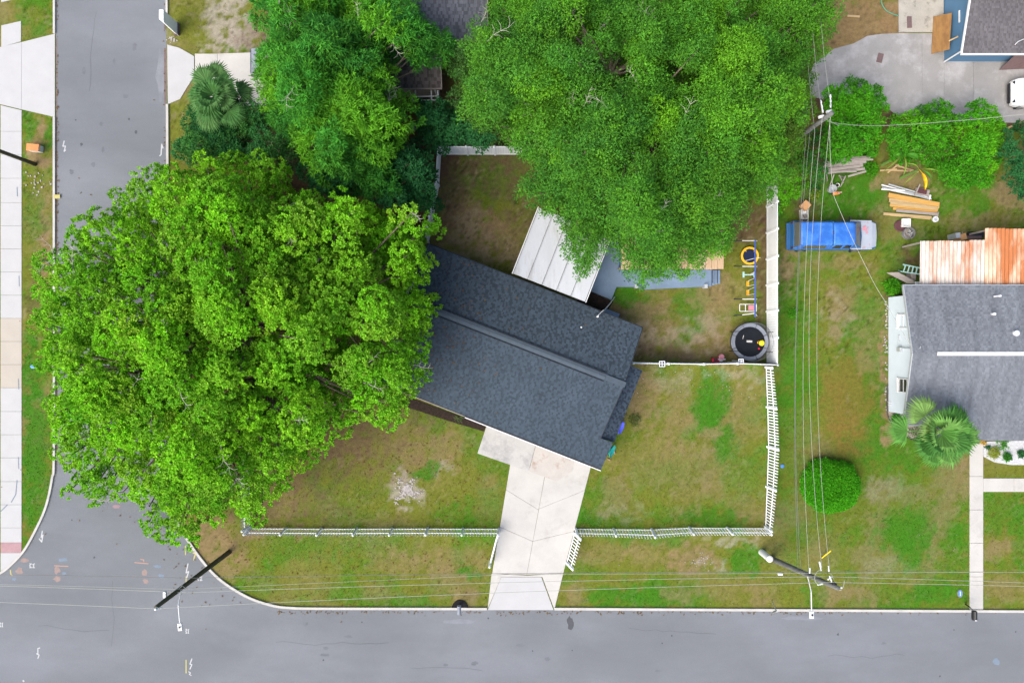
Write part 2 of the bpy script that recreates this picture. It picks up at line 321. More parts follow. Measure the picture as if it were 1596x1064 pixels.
def ground_col(px, py):
    n1 = fbm(px, py, 1/38, 5, 3); n2 = fbm(px, py, 1/9, 4, 9); n3 = fbm(px*1.0, py*1.0, 1/70, 3, 21)
    wx = px+(fbm(px, py, 1/16, 3, 40)-.5)*34; wy = py+(fbm(px, py, 1/16, 3, 60)-.5)*34
    g = np.clip((n1-.44)*2.6+(n2-.5)*1.3, 0, 1); b = np.clip((n3-.52)*2.2+(n2-.5)*.8, 0, .8)
    col = OLIVE[None]*(1-g[:, None])+GREEN[None]*g[:, None]
    col = col*(1-b[:, None]*.8)+BROWN[None]*(b[:, None]*.8)
    tgt = dict(g=np.array((.034, .125, .008)), o=OLIVE*1.0, b=BROWN, s=SAND, d=DIRT, r=np.array((.15, .088, .026)), t=np.array((.19, .125, .062)))
    det = {'s': 2.4, 'b': 1.2, 'd': .7, 'g': .9, 'o': .6, 'r': 1.0, 't': .6}
    for x, y, rx, ry, k, s in BL:
        q = ((wx-x)/rx)**2+((wy-y)/ry)**2
        m = q < 4
        if not m.any(): continue
        f = s*np.clip(1.25-q[m]*.55+(n2[m]-.5)*det[k]*2, 0, 1)
        f = f*f*(3-2*f)*.92; col[m] = col[m]*(1-f[:, None])+tgt[k][None]*f[:, None]
    spk = fbm(px, py, 1/3.2, 3, 77); cl = fbm(px, py, 1/30, 2, 78)
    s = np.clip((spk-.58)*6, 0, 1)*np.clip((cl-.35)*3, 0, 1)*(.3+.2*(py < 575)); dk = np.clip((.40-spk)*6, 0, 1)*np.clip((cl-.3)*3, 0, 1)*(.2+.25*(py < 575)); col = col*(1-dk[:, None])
    col = col*(1-s[:, None])+np.array((.2, .165, .1))[None]*s[:, None]
    return col*(.87+.26*n2[:, None])

xs = np.concatenate([[-600, -300], np.arange(-150, -36.5, 1.5), np.arange(-36, 36.01, .17), np.arange(37.5, 151, 1.5), [300, 600]])
ys = np.concatenate([[-600, -300], np.arange(-145, -25.5, 1.5), np.arange(-25, 25.01, .17), np.arange(26.5, 146, 1.5), [300, 600]])
GX, GY = np.meshgrid(xs, ys); gx = GX.ravel(); gy = GY.ravel()
gz = np.zeros_like(gx); nx, ny = len(xs), len(ys)
idx = np.arange(nx*ny).reshape(ny, nx)
F = np.stack([idx[:-1, :-1], idx[:-1, 1:], idx[1:, 1:], idx[1:, :-1]], -1).reshape(-1, 4)
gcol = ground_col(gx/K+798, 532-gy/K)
ground = fastmesh('ground', np.stack([gx, gy, gz], 1), F, 'lawn', col=gcol, domain='POINT'); ground['kind'] = 'structure'

# ------------------------------------------------------------------ roads, kerbs, pavements
# kerb line of the corner block (house side) and of the left side, in photo pixels
def catmull(pts, n=8):
    out = []
    for i in range(len(pts)-1):
        p0 = pts[max(i-1, 0)]; p1 = pts[i]; p2 = pts[i+1]; p3 = pts[min(i+2, len(pts)-1)]
        for k in range(n):
            t = k/n; out.append(tuple(.5*((2*p1[j])+(-p0[j]+p2[j])*t+(2*p0[j]-5*p1[j]+4*p2[j]-p3[j])*t*t+(-p0[j]+3*p1[j]-3*p2[j]+p3[j])*t**3) for j in range(len(p1))))
    out.append(tuple(pts[-1])); return out
east = [(259, -2500), (259, 0), (260, 250), (261, 500), (263, 700), (272, 800), (296, 848), (335, 897), (380, 928), (420, 943), (455, 948), (520, 949)]
eastc = [east[0]]+catmull(east[1:], 8)+[(760, 949.5), (865, 949.5), (1596, 953.5), (5000, 955)]
west = [(87, -2500), (87, 0), (87, 400), (87, 700), (84, 745), (74, 790), (58, 826), (40, 858), (20, 880), (0, 895), (-60, 925), (-200, 945)]
westc = [west[0]]+catmull(west[1:], 6)+[(-3500, 955)]
road_poly = [P(*p) for p in westc]+[P(-3500, 1130), P(5000, 1150)]+[P(*p) for p in eastc[::-1]]
# build road as strips: vertical part + horizontal part in one triangulated sheet
import bmesh
def sheet(name, polys, z, m, parent=None, **tg):
    bm = bmesh.new()
    for poly in polys:
        vs = [bm.verts.new((x, y, z)) for x, y in poly]; f = bm.faces.new(vs)
        f.normal_update()
        if f.normal.z < 0: f.normal_flip()
    bmesh.ops.triangulate(bm, faces=bm.faces[:]); me = bpy.data.meshes.new(name); bm.to_mesh(me); bm.free(); me.materials.append(MATS[m])
    o = bpy.data.objects.new(name, me); C.objects.link(o)
    if parent: o.parent = parent
    WL[o.name] = Vector((0, 0, 0)); return tag(o, **tg)
road = sheet('road', [road_poly], .006, 'asphalt', kind='structure')
def kerb(name, line, wpx, side, z=.11, mname='kerb_concrete', skips=()):
    mb = MB(); pts = line
    for i in range(len(pts)-1):
        (x1, y1), (x2, y2) = pts[i], pts[i+1]
        mid = ((x1+x2)/2, (y1+y2)/2)
        dx, dy = x2-x1, y2-y1; l = math.hypot(dx, dy)
        def nn(j):
            a = pts[max(j-1, 0)]; b = pts[min(j+1, len(pts)-1)]; ex, ey = b[0]-a[0], b[1]-a[1]; q = math.hypot(ex, ey); return (-ey/q*side*wpx, ex/q*side*wpx)
        n1, n2 = nn(i), nn(i+1)
        poly = [P(x1, y1), P(x2, y2), P(x2+n2[0], y2+n2[1]), P(x1+n1[0], y1+n1[1])]
        mb.prism(poly, -.02, z)
    return mb.build(name, mname, kind='structure')
def cut(line, a, b, axis=1):       # part of a line with coordinate in a..b (clipped at ends)
    out = []
    for i in range(len(line)-1):
        p, q = line[i], line[i+1]
        lo, hi = min(p[axis], q[axis]), max(p[axis], q[axis])
        if hi < a or lo > b: continue
        def at(v):
            t = (v-p[axis])/((q[axis]-p[axis]) or 1e-9); return tuple(p[j]+(q[j]-p[j])*t for j in (0, 1))
        s, e = p, q
        if p[axis] < a: s = at(a)
        if p[axis] > b: s = at(b)
        if q[axis] > b: e = at(b)
        if q[axis] < a: e = at(a)
        if not out: out.append(s)
        out.append(e)
    return out
vert_e = [p for p in eastc if p[0] < 300 and p[1] < 840]
kerb('kerb', cut(vert_e, -2500, 38), 3.2, -1)
ie = [i for i, p in enumerate(eastc) if p[1] > 160][0]
kerb('kerb', [(259.5, 163)]+[p for p in eastc[ie:] if p[0] < 700]+[(759, 949.5)], 3.6, -1)
kerb('kerb', [(864, 949.5), (1300, 952), (1596, 953.5), (5000, 955)], 3.8, -1)
kerb('kerb', [(87, -2500), (87, 53)], 3.2, 1)
kerb('kerb', [(87, 183), (87, 400)]+[p for p in westc if p[1] > 400], 3.4, 1)
sheet('gutter_dirt', [[P(87.2, 60), P(87.2, 400), P(87.2, 745), P(90, 700), P(89, 400), P(88.8, 60)]], .012, 'gutter_silt', parent=road)
sheet('gutter_dirt', [[P(255.5, 75), P(258.6, 75), P(258.6, 163), P(256, 160)]], .012, 'gutter_silt', parent=road)

def slab_thing(name, polys, m, z=.03, gap=.012, mats=None, label=None, **kw):
    o = bpy.data.objects.new(name, None); C.objects.link(o); WL[o.name] = Vector((0, 0, 0)); o['kind'] = 'structure'
    for i, poly in enumerate(polys):
        cx = sum(p[0] for p in poly)/len(poly); cy = sum(p[1] for p in poly)/len(poly); q = []
        for x, y in poly:
            d = math.hypot(x-cx, y-cy); q.append((x-(x-cx)/d*gap/K, y-(y-cy)/d*gap/K))
        MB().prism([P(*p) for p in q], -.03, z+R.uniform(-.003, .003)).build('slab', (mats or {}).get(i, m), o)
    return o
# left pavement
jl = [171, 205, 241, 278, 316, 352, 388, 424, 460, 496, 532, 568, 604, 641, 677, 713, 750, 786, 822, 845]
ps = []; ms = {}
for i in range(len(jl)-1):
    if jl[i] in (496, 532, 568): ms[len(ps)] = 'concrete_warm'
    ps.append([(1, jl[i] if i else 164), (34, jl[i]+(0 if i else 1)), (34, jl[i+1]), (1, jl[i+1])])
ms[len(ps)] = 'concrete_red'; ps.append([(1, 845), (34, 845), (34, 861), (1, 861)])
ps.append([(1, 861), (34, 861), (33, 862), (1, 893)])
for k in range(3): ps.append([(2, 40-36*(k)), (33, 33-36*k), (33, -3-36*k), (2, 4-36*k)] if k else [(2, 74), (33, 65), (33, 33), (2, 40)])
slab_thing('pavement', ps, 'concrete_bright', mats=ms)
# outer strip of verge beyond the pavement stays ground. left driveway apron
slab_thing('driveway_apron', [[(-60, 88), (34, 66), (34, 171), (-60, 148)], [(34, 66), (86, 53), (86, 183), (34, 171)]], 'concrete_bright', z=.045)
# driveway across the road
slab_thing('driveway_apron', [[(261, 70), (280, 75), (303, 88), (303, 120), (290, 140), (281, 155), (262, 163)]], 'concrete_bright', z=.05)
slab_thing('parking_pad', [[(304, 84), (339, 84), (339, 165), (304, 165)], [(339, 84), (460, 80), (460, 165), (339, 165)]], 'concrete', z=.04)
# main driveway: two columns of slabs, rotated pad, apron
def lerp(a, b, t): return (a[0]+(b[0]-a[0])*t, a[1]+(b[1]-a[1])*t)
Lt, Lb, Rt, Rb, Ct, Cb = (797, 712), (767, 893), (928, 700), (878, 893), (849, 742), (821, 895)
tl = [0, .28, .60, 1]; tr = [0, .33, .66, 1]
polys = []
for i in range(3): polys.append([lerp(Lt, Lb, tl[i]), lerp(Ct, Cb, tl[i]+.06*(0 < i)), lerp(Ct, Cb, tl[i+1]+.06*(i < 2)), lerp(Lt, Lb, tl[i+1])])
for i in range(3): polys.append([lerp(Ct, Cb, tr[i] if i else -.05), lerp(Rt, Rb, tr[i]), lerp(Rt, Rb, tr[i+1]), lerp(Ct, Cb, tr[i+1])])
polys += [[(766, 893), (822, 896), (845, 898), (781, 898), (760, 948)], [(822, 896), (878, 893), (864, 949), (845, 898)], [(781, 898.5), (844, 898.5), (863, 950), (760, 950)]]
slab_thing('driveway', polys, 'concrete', mats={8: 'concrete_bright'}, z=.035)
slab_thing('entrance_pad', [[(758, 664), (744, 706), (795, 724), (824, 734), (836, 690)], [(836, 690), (824, 734), (868, 750), (892, 734), (897, 710)]], 'concrete_stained', z=.06, mats={1: 'concrete_rusty'})
# right-hand front walk
ps = [[(1511, y), (1532, y), (1532, y+52), (1511, y+52)] for y in (690, 742, 794, 846, 898)]
ps += [[(x, 745), (x+48, 745), (x+48, 766), (x, 766)] for x in (1532, 1580, 1628)]
slab_thing('front_walk', ps, 'concrete', z=.04)
# concrete yard top right
yard = [(1262,150),(1258,130),(1268,100),(1300,76),(1330,68),(1352,56),(1375,53),(1400,52),(1437,52),(1437,180),(1400,182),(1385,170),(1300,150),(1282,155)]
slab_thing('concrete_yard', [yard, [(1437, 52), (1472, 52), (1472, 190), (1437, 186)], [(1472, 95), (1517, 95), (1517, 190), (1472, 190)], [(1517, 95), (1700, 92), (1700, 195), (1517, 190)]], 'concrete_grey', z=.03)
slab_thing('patio_slab', [[(1400, -60), (1470, -60), (1470, 51), (1400, 51)]], 'concrete_old', z=.08)
# beds
b1 = MB().prism([P(*p) for p in [(915, 452), (956, 470), (940, 495), (893, 474)]], -.02, .03).build('mulch_bed', 'mulch', kind='structure')
b1 = MB().prism([P(*p) for p in [(590, 606), (632, 617), (758, 663), (754, 672), (700, 656), (628, 632), (590, 622)]], -.02, .04).build('mulch_bed', 'mulch', kind='structure')
MB().prism([P(*p) for p in [(1383, 640), (1387, 655), (1398, 670), (1420, 684), (1450, 690), (1480, 690), (1480, 655), (1415, 640)]], -.02, .04).build('gravel_bed', 'gravel_beige', kind='structure')
MB().prism([P(*p) for p in [(1532.5, 688), (1532.5, 711), (1550, 720), (1575, 724), (1640, 724), (1640, 685)]], -.02, .05).build('stone_bed', 'stone_white', kind='structure')
ek = MB(); e0 = [(1383, 600), (1383, 640), (1387, 655), (1398, 670), (1420, 684), (1450, 691)]
ek.tube([P3(x, y, .06) for x, y in catmull(e0, 4)], .035, 5); ek.build('bed_edging', 'black_plastic', kind='structure')

# ------------------------------------------------------------------ spray-paint marks and patches on the road
def stroke(pts, wd, m, name='paint_mark', z=.010, parent=road):
    mb = MB(); q = [Vector((*P(*p), 0)) for p in pts]
    for i in range(len(q)-1):
        d = (q[i+1]-q[i]); 
        if d.length < 1e-6: continue
        d.normalize(); n = Vector((-d.y, d.x, 0))*wd/2; a = q[i]-d*wd*.3; b = q[i+1]+d*wd*.3
        mb.add([(p.x, p.y, z+i*.0004) for p in (a-n, b-n, b+n, a+n)], [(0, 1, 2, 3)])
    return mb.build(name, m, parent)
def rel(cx, cy, pts): return [(cx+a, cy+b) for a, b in pts]
zig = [(2, -9), (0, 3), (3, -1), (1, 9), (-3, 4)]
stroke(rel(65, 835, [(1, -8), (-1, 2), (2, -2), (0, 9), (-4, 4)]), .07, 'paint_white')
stroke(rel(100, 228, [(0, -8), (-2, 0), (2, 0), (0, 8), (2, 6)]), .08, 'paint_white')
stroke(rel(252, 235, [(2, -4), (0, -10), (-1, 6), (-3, 8)]), .08, 'paint_white')
stroke(rel(292, 888, [(1, -10), (-2, 4), (2, 2), (-1, 12)]), .07, 'paint_white')
stroke(rel(59, 1016, [(3, -7), (0, -6), (0, 2), (-2, 2), (2, 4), (0, 9)]), .07, 'paint_white')
stroke(rel(297, 1034, [(2, -8), (-1, 0), (2, 1), (-1, 8)]), .07, 'paint_white')
for cx, cy in ((50, 881), (311, 901), (2, 973), (292, 983)):
    s_ = .6 if cx in (2, 292) else 1
    stroke(rel(cx, cy, [(-4*s_, -3), (-1, -3), (-4*s_, 0), (-1, 3), (-4*s_, 3)]), .055, 'paint_white')
    stroke(rel(cx, cy, [(4*s_, -3), (1, -2), (3*s_, 0), (1, 3), (4*s_, 3)]), .055, 'paint_white')
stroke(rel(296, 1049, [(-2, -3), (1, -1), (-1, 1), (2, 3)]), .055, 'paint_white')
stroke([(36, 1000+60), (37, 1061)], .1, 'paint_white')
stroke([(290, 1028), (290, 1048)], .07, 'paint_yellow'); stroke([(289, 850), (289, 864)], .06, 'paint_yellow')
stroke(rel(303, 867, [(-2, -6), (2, -5), (0, 0), (-1, 5)]), .08, 'paint_yellow'); stroke([(290, 898), (290, 910)], .06, 'paint_yellow'); stroke(rel(17, 892, [(-1, -4), (0, 3), (2, 4)]), .07, 'paint_yellow')
stroke([(85, 881), (106, 882)], .07, 'paint_red'); stroke([(210, 876), (231, 878)], .07, 'paint_red'); stroke(rel(222, 873, [(-3, -2), (2, -1), (2, 2)]), .06, 'paint_red')
def blot(cx, cy, rx, ry, m, name='paint_blotch', seed=1, z=.009, parent=road):
    r = random.Random(seed); n = 14; poly = []
    for k in range(n):
        a = 2*math.pi*k/n; q = r.uniform(.6, 1.1); poly.append(P(cx+math.cos(a)*rx*q, cy+math.sin(a)*ry*q))
    return sheet(name, [poly], z, m, parent)
for i, (x, y, a, b, m) in enumerate([(38, 873, 7, 4, 'paint_orange'), (30, 889, 7, 6, 'paint_orange'), (89, 888, 5, 7, 'paint_orange'), (89, 902, 7, 5, 'paint_orange'), (226, 892, 5, 7, 'paint_orange'), (227, 905, 5, 4, 'paint_orange'),
     (178, 773, 8, 4, 'paint_pink'), (181, 789, 8, 4, 'paint_pink'), (100, 893, 4, 3, 'paint_blue'), (22, 902, 4, 3, 'paint_blue'), (98, 872, 9, 3, 'paint_blue'), (251, 897, 5, 4, 'paint_blue'), (1553, 1031, 6, 7, 'paint_blue'), (245, 882, 8, 3, 'paint_blue')]):
    blot(x, y, a, b, m, seed=i)
blot(250, 120, 8, 44, 'pale_asphalt', 'pale_smear', 3, .008)
blot(720, 968, 30, 5, 'pale_asphalt', 'pale_smear', 4, .008)
blot(1250, 963, 34, 4, 'pale_asphalt', 'pale_smear', 6, .008)
blot(889, 970, 6, 11, 'tar', 'tar_patch', 5, .010)
for i, (x, y, s) in enumerate([(127, 225, 2.6), (212, 206, 2.6), (147, 868, 2), (504, 1028, 1.6), (830, 1014, 1.4), (1032, 1002, 1.5), (1306, 988, 2), (1583, 984, 1.6), (118, 187, 1.5), (201, 186, 2), (1047, 990, 1.6), (892, 1013, 1.2), (112, 810, 1.3), (1465, 1053, 1.5), (761, 963, 1.5), (1487, 981, 1.3), (564, 969, 1.2), (127, 300, 1.2)]):
    blot(x, y, s, s*1.1, 'tar', 'tar_spot', i+40, .010)
for x, y, h in ((27, 292, 14), (30, 430, 16), (29, 590, 16), (29, 712, 18)):
    stroke([(x, y), (x+.5, y+h)], .05, 'paint_blue', z=.037, parent=None).name = 'spray_mark'
stroke([(27, 748), (25, 770), (18, 782)], .06, 'paint_blue', z=.037, parent=None).name = 'spray_mark'
stroke([(12, 786), (2, 796)], .06, 'paint_blue', z=.037, parent=None).name = 'spray_mark'
for o in bpy.data.objects:
    if o.name.startswith('spray_mark'): o['kind'] = 'structure'
sheet('kerb_paint', [[P(85, 304), P(95, 304), P(95, 310), P(85, 310)]], .115, 'paint_yellow').__setitem__('kind', 'structure')

# ------------------------------------------------------------------ roofs with shingles
def shingles(o3, ud, vd, u0, u1, v0, v1, name, m, parent, cols, expo=.145, wmin=.13, wmax=.26, zoff=.004, seed=0, skip=None):
    # o3: point of the plane at u=0,v=0; ud along the eave, vd up the slope (unit 3D vectors)
    r = random.Random(seed); ud = Vector(ud); vd = Vector(vd); n = ud.cross(vd).normalized()
    if n.z < 0: n = -n
    o3 = Vector(o3); mb = MB(); v = v0; row = 0
    while v < v1-.02:
        ve = min(v+expo*1.12, v1); u = u0-r.uniform(0, wmax); tg_ = 0
        while u < u1:
            tg_ += 1 if r.random() < .72 else 2; wd = r.uniform(wmin*.8, wmax*1.15)*(1.0 if tg_ % 2 else r.uniform(.35, .75)); a, b = max(u+.004, u0), min(u+wd-.004, u1); u += wd
            if b-a < .02: continue
            if skip and skip((a+b)/2, v+.05): continue
            t = .012+(.014 if tg_ % 2 else 0)
            p = [o3+ud*a+vd*v, o3+ud*b+vd*v, o3+ud*b+vd*ve, o3+ud*a+vd*ve]
            q = [p[0]+n*(t+zoff), p[1]+n*(t+zoff), p[2]+n*(.002+zoff), p[3]+n*(.002+zoff)]
            c = cols[tg_ % 2]; j = r.uniform(.9, 1.1); c = tuple(x*j for x in c)
            mb.add([p[0], p[1], *q], [(2, 3, 4, 5), (0, 1, 3, 2)], c)
        v += expo; row += 1
    return mb.build(name, m, parent, kind='stuff')

def gable_house(nm, label, U, V, uw, ue, vn, vs, vr, ze, zr, wall_in, wall_m, base_m, sh_m, cols, fascia_m, seed, expo=.14, skipS=None):
    """U,V unit 2D axes; roof rectangle uw..ue, vs..vn, ridge at vr."""
    g = lambda u, v, z: (U[0]*u+V[0]*v, U[1]*u+V[1]*v, z)
    h = thing(nm, label, 'house', g((uw+ue)/2, (vs+vn)/2, 0))
    t = .14
    mb = MB()   # walls with gables
    a, b, c, d = uw+wall_in, ue-wall_in, vs+wall_in, vn-wall_in
    zc = lambda v: (ze+(zr-ze)*(v-vs)/(vr-vs) if v < vr else ze+(zr-ze)*(vn-v)/(vn-vr))-t-.01
    pts = lambda u: [g(u, c, 0), g(u, d, 0), g(u, d, zc(d)), g(u, vr, zc(vr)), g(u, c, zc(c))]
    mb.add(pts(a)+pts(b), [(0, 1, 2, 3, 4), (9, 8, 7, 6, 5), (0, 4, 9, 5), (4, 3, 8, 9), (3, 2, 7, 8), (2, 1, 6, 7), (1, 0, 5, 6)])
    mb.build('wall', wall_m, h)
    rf = MB(); rf.slab3([g(uw, vs, ze), g(ue, vs, ze), g(ue, vr, zr), g(uw, vr, zr)], t)
    rf.slab3([g(uw, vr, zr), g(ue, vr, zr), g(ue, vn, ze), g(uw, vn, ze)], t)
    roof = rf.build('roof', base_m, h)
    for side, v0, v1 in ((0, vs, vr), (1, vn, vr)):
        o3 = Vector(g(0, v0, ze)); e = Vector(g(0, v1, zr)); vd = (e-o3); ln = vd.length; vd.normalize()
        shingles(o3, (U[0], U[1], 0), vd, uw, ue, 0, ln, 'shingles', sh_m, roof, cols, expo=expo, seed=seed+side)
    for v in (vs, vn):
        s = -1 if v == vs else 1
        MB().beam(g(uw-.02, v+s*.035, ze-.09), g(ue+.02, v+s*.035, ze-.09), .06, .16).build('fascia', fascia_m, h)
    for u, s in ((uw, -1), (ue, 1)):
        for v0 in (vs, vn): MB().beam(g(u+s*.02, v0, ze-.07), g(u+s*.02, vr, zr-.07), .05, .16).build('rake_board', fascia_m, h)
    return h, roof, g

# main house
a_ = math.radians(21.4); U = (math.cos(a_), -math.sin(a_)); V = (math.sin(a_), math.cos(a_))
blue_cols = ((.034, .047, .062), (.045, .062, .082))
house, hroof, hg = gable_house('house', 'house with slate-blue shingled roof set at an angle beside the big light-green tree', U, V, -6.98, 7.16, 3.70, -5.27, .05, 2.7, 4.0, .5,
    'wall_grey', 'roof_base', 'shingle_blue', blue_cols, 'ridge_dark', 3)
sS = 1.3/5.32
zS = lambda v: 2.7+(v+5.27)*sS
# extension of the front slope past the side roof
ex = MB(); ex.slab3([hg(7.163, -5.27, 2.7), hg(7.97, -5.27, 2.7), hg(7.97, -3.5, zS(-3.5)), hg(7.163, -3.5, zS(-3.5))], .14); ex.build('roof_corner', 'roof_base', house)
vd = Vector(hg(0, .05, 4.0))-Vector(hg(0, -5.27, 2.7)); vd.normalize()
shingles(hg(0, -5.27, 2.7), (*U, 0), vd, 7.16, 7.97, 0, 1.82, 'shingles', 'shingle_blue', house, blue_cols, seed=21)
ex = MB(); ex.slab3([hg(7.12, -3.49, 2.98), hg(8.12, -3.49, 2.62), hg(8.12, 1.28, 2.62), hg(7.12, 1.28, 2.98)], .1); sr = ex.build('side_roof', 'roof_base', house)
vd2 = Vector(hg(7.12, 0, 2.98))-Vector(hg(8.12, 0, 2.62)); vd2.normalize()
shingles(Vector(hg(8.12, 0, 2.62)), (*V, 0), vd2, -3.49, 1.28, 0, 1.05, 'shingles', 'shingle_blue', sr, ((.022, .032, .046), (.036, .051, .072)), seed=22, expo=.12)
MB().prism([hg(6.6, -3.3, 0)[:2], hg(7.75, -3.3, 0)[:2], hg(7.75, 1.1, 0)[:2], hg(6.6, 1.1, 0)[:2]], 0, 2.56).build('side_wall', 'wall_grey', house)
MB().prism([hg(6.6, -4.9, 0)[:2], hg(7.6, -4.9, 0)[:2], hg(7.6, -3.5, 0)[:2], hg(6.6, -3.5, 0)[:2]], 0, 2.55).build('corner_wall', 'wall_grey', house)
# ridge vent and caps
rv = MB(); rv.slab3([hg(-6.6, -.14, 4.02), hg(5.95, -.14, 4.02), hg(5.95, .05, 4.07), hg(-6.6, .05, 4.07)], .07); rv.slab3([hg(-6.6, .05, 4.07), hg(5.95, .05, 4.07), hg(5.95, .24, 4.02), hg(-6.6, .24, 4.02)], .07)
rv.build('ridge_vent', 'ridge_blue', house)
me = mesh_of(MB().box(0, 0, 0, .27, .34, .02, 0), 'ridge_cap', 'ridge_blue')
pieces('ridge_cap', me, [hg(6.1+.25*i, .05, 4.035) for i in range(5)], house, [(0, 0, -a_)]*5)
# dark seam lines of the vent
for v in (-.22, .30):
    MB().beam(hg(-6.6, v, 3.995), hg(5.95, v, 3.995), .035, .06).build('vent_edge', 'ridge_dark', house)
# gutter at the front eave, white fascia strip, bracket
gm = MB(); gm.beam(hg(-1.0, -5.34, 2.60), hg(8.0, -5.34, 2.60), .10, .10); gm.build('gutter', 'black_plastic', house)
gm = MB(); gm.beam(hg(-1.0, -5.42, 2.58), hg(8.0, -5.42, 2.58), .05, .09); gm.build('gutter_lip', 'white_paint', house)
gm = MB(); gm.beam(hg(-6.9, -5.34, 2.6), hg(-1.05, -5.34, 2.6), .1, .1); gm.build('gutter', 'lumber_grey', house)
MB().tube([hg(7.9, -5.34, 2.65), hg(7.95, -5.4, 1.5), hg(7.6, -4.95, .1)], .04, 6).build('downspout', 'black_plastic', house)
# roof vent pipes, mast
for px, py in ((906, 510), (932, 493)):
    c = P(px, py, 3.2); MB().lathe(c[0], c[1], [(.06, 2.9), (.06, 3.2), (.03, 3.24)], 10).build('vent_pipe', 'white_paint', house)
c = P(932, 492, 3.3); m_ = MB(); m_.tube([(c[0], c[1], 2.9), (c[0]+.02, c[1]+.02, 3.6)], .025, 6); m_.tube([(c[0]-.12, c[1]-.08, 3.5), (c[0]+.3, c[1]+.34, 3.55)], .018, 5); m_.build('service_mast', 'alu_grey', house)
MB().tube([P3(935, 491, 2.7), P3(950, 474, 1.4), P3(958, 463, .3)], .035, 6).build('drain_pipe', 'alu_grey', house)
MB().prism([P(943, 480, .5), P(966, 489, .5), P(962, 500, .5), P(938, 490, .5)], 0, .5).build('step_block', 'deck_blue', house, bevel=.02)
# white patio cover in five panels
pc = thing('patio_cover', 'white panelled flat patio roof between the slate-blue house and the tall central tree', 'patio roof', hg(.9, 6, 0))
W5 = (3.31+1.47)/5
for i in range(5):
    u0 = -1.47+W5*i; mb = MB(); mb.slab3([hg(u0+.012, 3.93, 2.58), hg(u0+W5-.012, 3.93, 2.58), hg(u0+W5-.012, 8.31, 2.44), hg(u0+.012, 8.31, 2.44)], .09)
    pn = mb.build('panel', 'white_roof_metal', pc, bevel=.01)
    for s in (.0,):
        k = MB(); k.beam(hg(u0+W5*s+.03, 3.95, 2.6), hg(u0+W5*s+.03, 8.3, 2.46), .035, .05); k.build('rib', 'white_roof_metal', pn)
for u in (-1.3, .9, 3.1): MB().box(*hg(u, 8.1, 1.18)[:2], 1.18, .1, .1, 2.36, -a_).build('post', 'white_paint', pc)
MB().beam(hg(-1.47, 8.2, 2.3), hg(3.31, 8.2, 2.3), .08, .12).build('beam', 'white_paint', pc)
MB().beam(hg(-1.52, 3.9, 2.5), hg(-1.52, 8.35, 2.4), .05, .14).build('edge_trim', 'white_paint', pc)
MB().beam(hg(3.36, 3.9, 2.5), hg(3.36, 8.35, 2.4), .05, .14).build('edge_trim', 'white_paint', pc)
# painted deck with steps
dk = thing('deck', 'smooth blue-grey painted deck behind the house reaching out to the tan boarded roof', 'deck', P3(1020, 420))
MB().prism([P(*p, .3) for p in [(917, 452), (953, 467), (961, 447), (992, 447), (1004, 451), (1109, 446), (1109, 300), (985, 300)]], 0, .3).build('floor', 'deck_blue', dk, bevel=.015)
for i, z in enumerate((.24, .16, .08)):
    x = 1109.5+4.4*i; MB().prism([P(x, 421, z), P(x+4.2, 421, z), P(x+4.2, 444-i, z), P(x, 444-i, z)], 0, z).build('step', 'deck_blue', dk)
for px in (992, 1100): c = P(px, 446, .4); MB().box(c[0], c[1], .25, .2, .25, .5).build('post_base', 'alu_grey', dk)
MB().beam(P3(965.5, 380, .34), P3(965.5, 424, .34), .04, .06).build('threshold', 'swing_blue', dk)
for xx in (1111, 1118): MB().beam(P3(xx, 420, .75), P3(xx, 441, .75), .04, .04).build('rail', 'black_plastic', dk)
# tan boarded roof
tr_ = thing('boarded_roof', 'tan boarded shed roof over the blue-grey deck under the central tree', 'shed roof', P3(1050, 390))
n = 17; x0, x1 = P(968, 0, 2.5)[0], P(1128, 0, 2.5)[0]; yb, yt = P(0, 419, 2.5)[1], P(0, 325, 2.5)[1]; bw = (x1-x0)/n
for i in range(n):
    z = 2.5+R.uniform(0, .012); e = R.uniform(-.03, .03)
    MB().slab3([(x0+bw*i+.012, yb+e, z), (x0+bw*(i+1)-.012, yb+e, z), (x0+bw*(i+1)-.012, yt, z+.25), (x0+bw*i+.012, yt, z+.25)], .03).build('board', 'tan_board', tr_)
for px in (972, 1048, 1122): c = P(px, 417, 2.4); MB().box(c[0], c[1]+.1, 1.35, .1, .1, 2.1).build('post', 'lumber_grey', tr_)
MB().beam((x0, yb+.1, 2.44), (x1, yb+.1, 2.44), .05, .08).build('beam', 'ridge_dark', tr_)
MB().beam((x0, (yb+yt)/2, 2.55), (x1, (yb+yt)/2, 2.55), .05, .08).build('beam', 'lumber_grey', tr_)

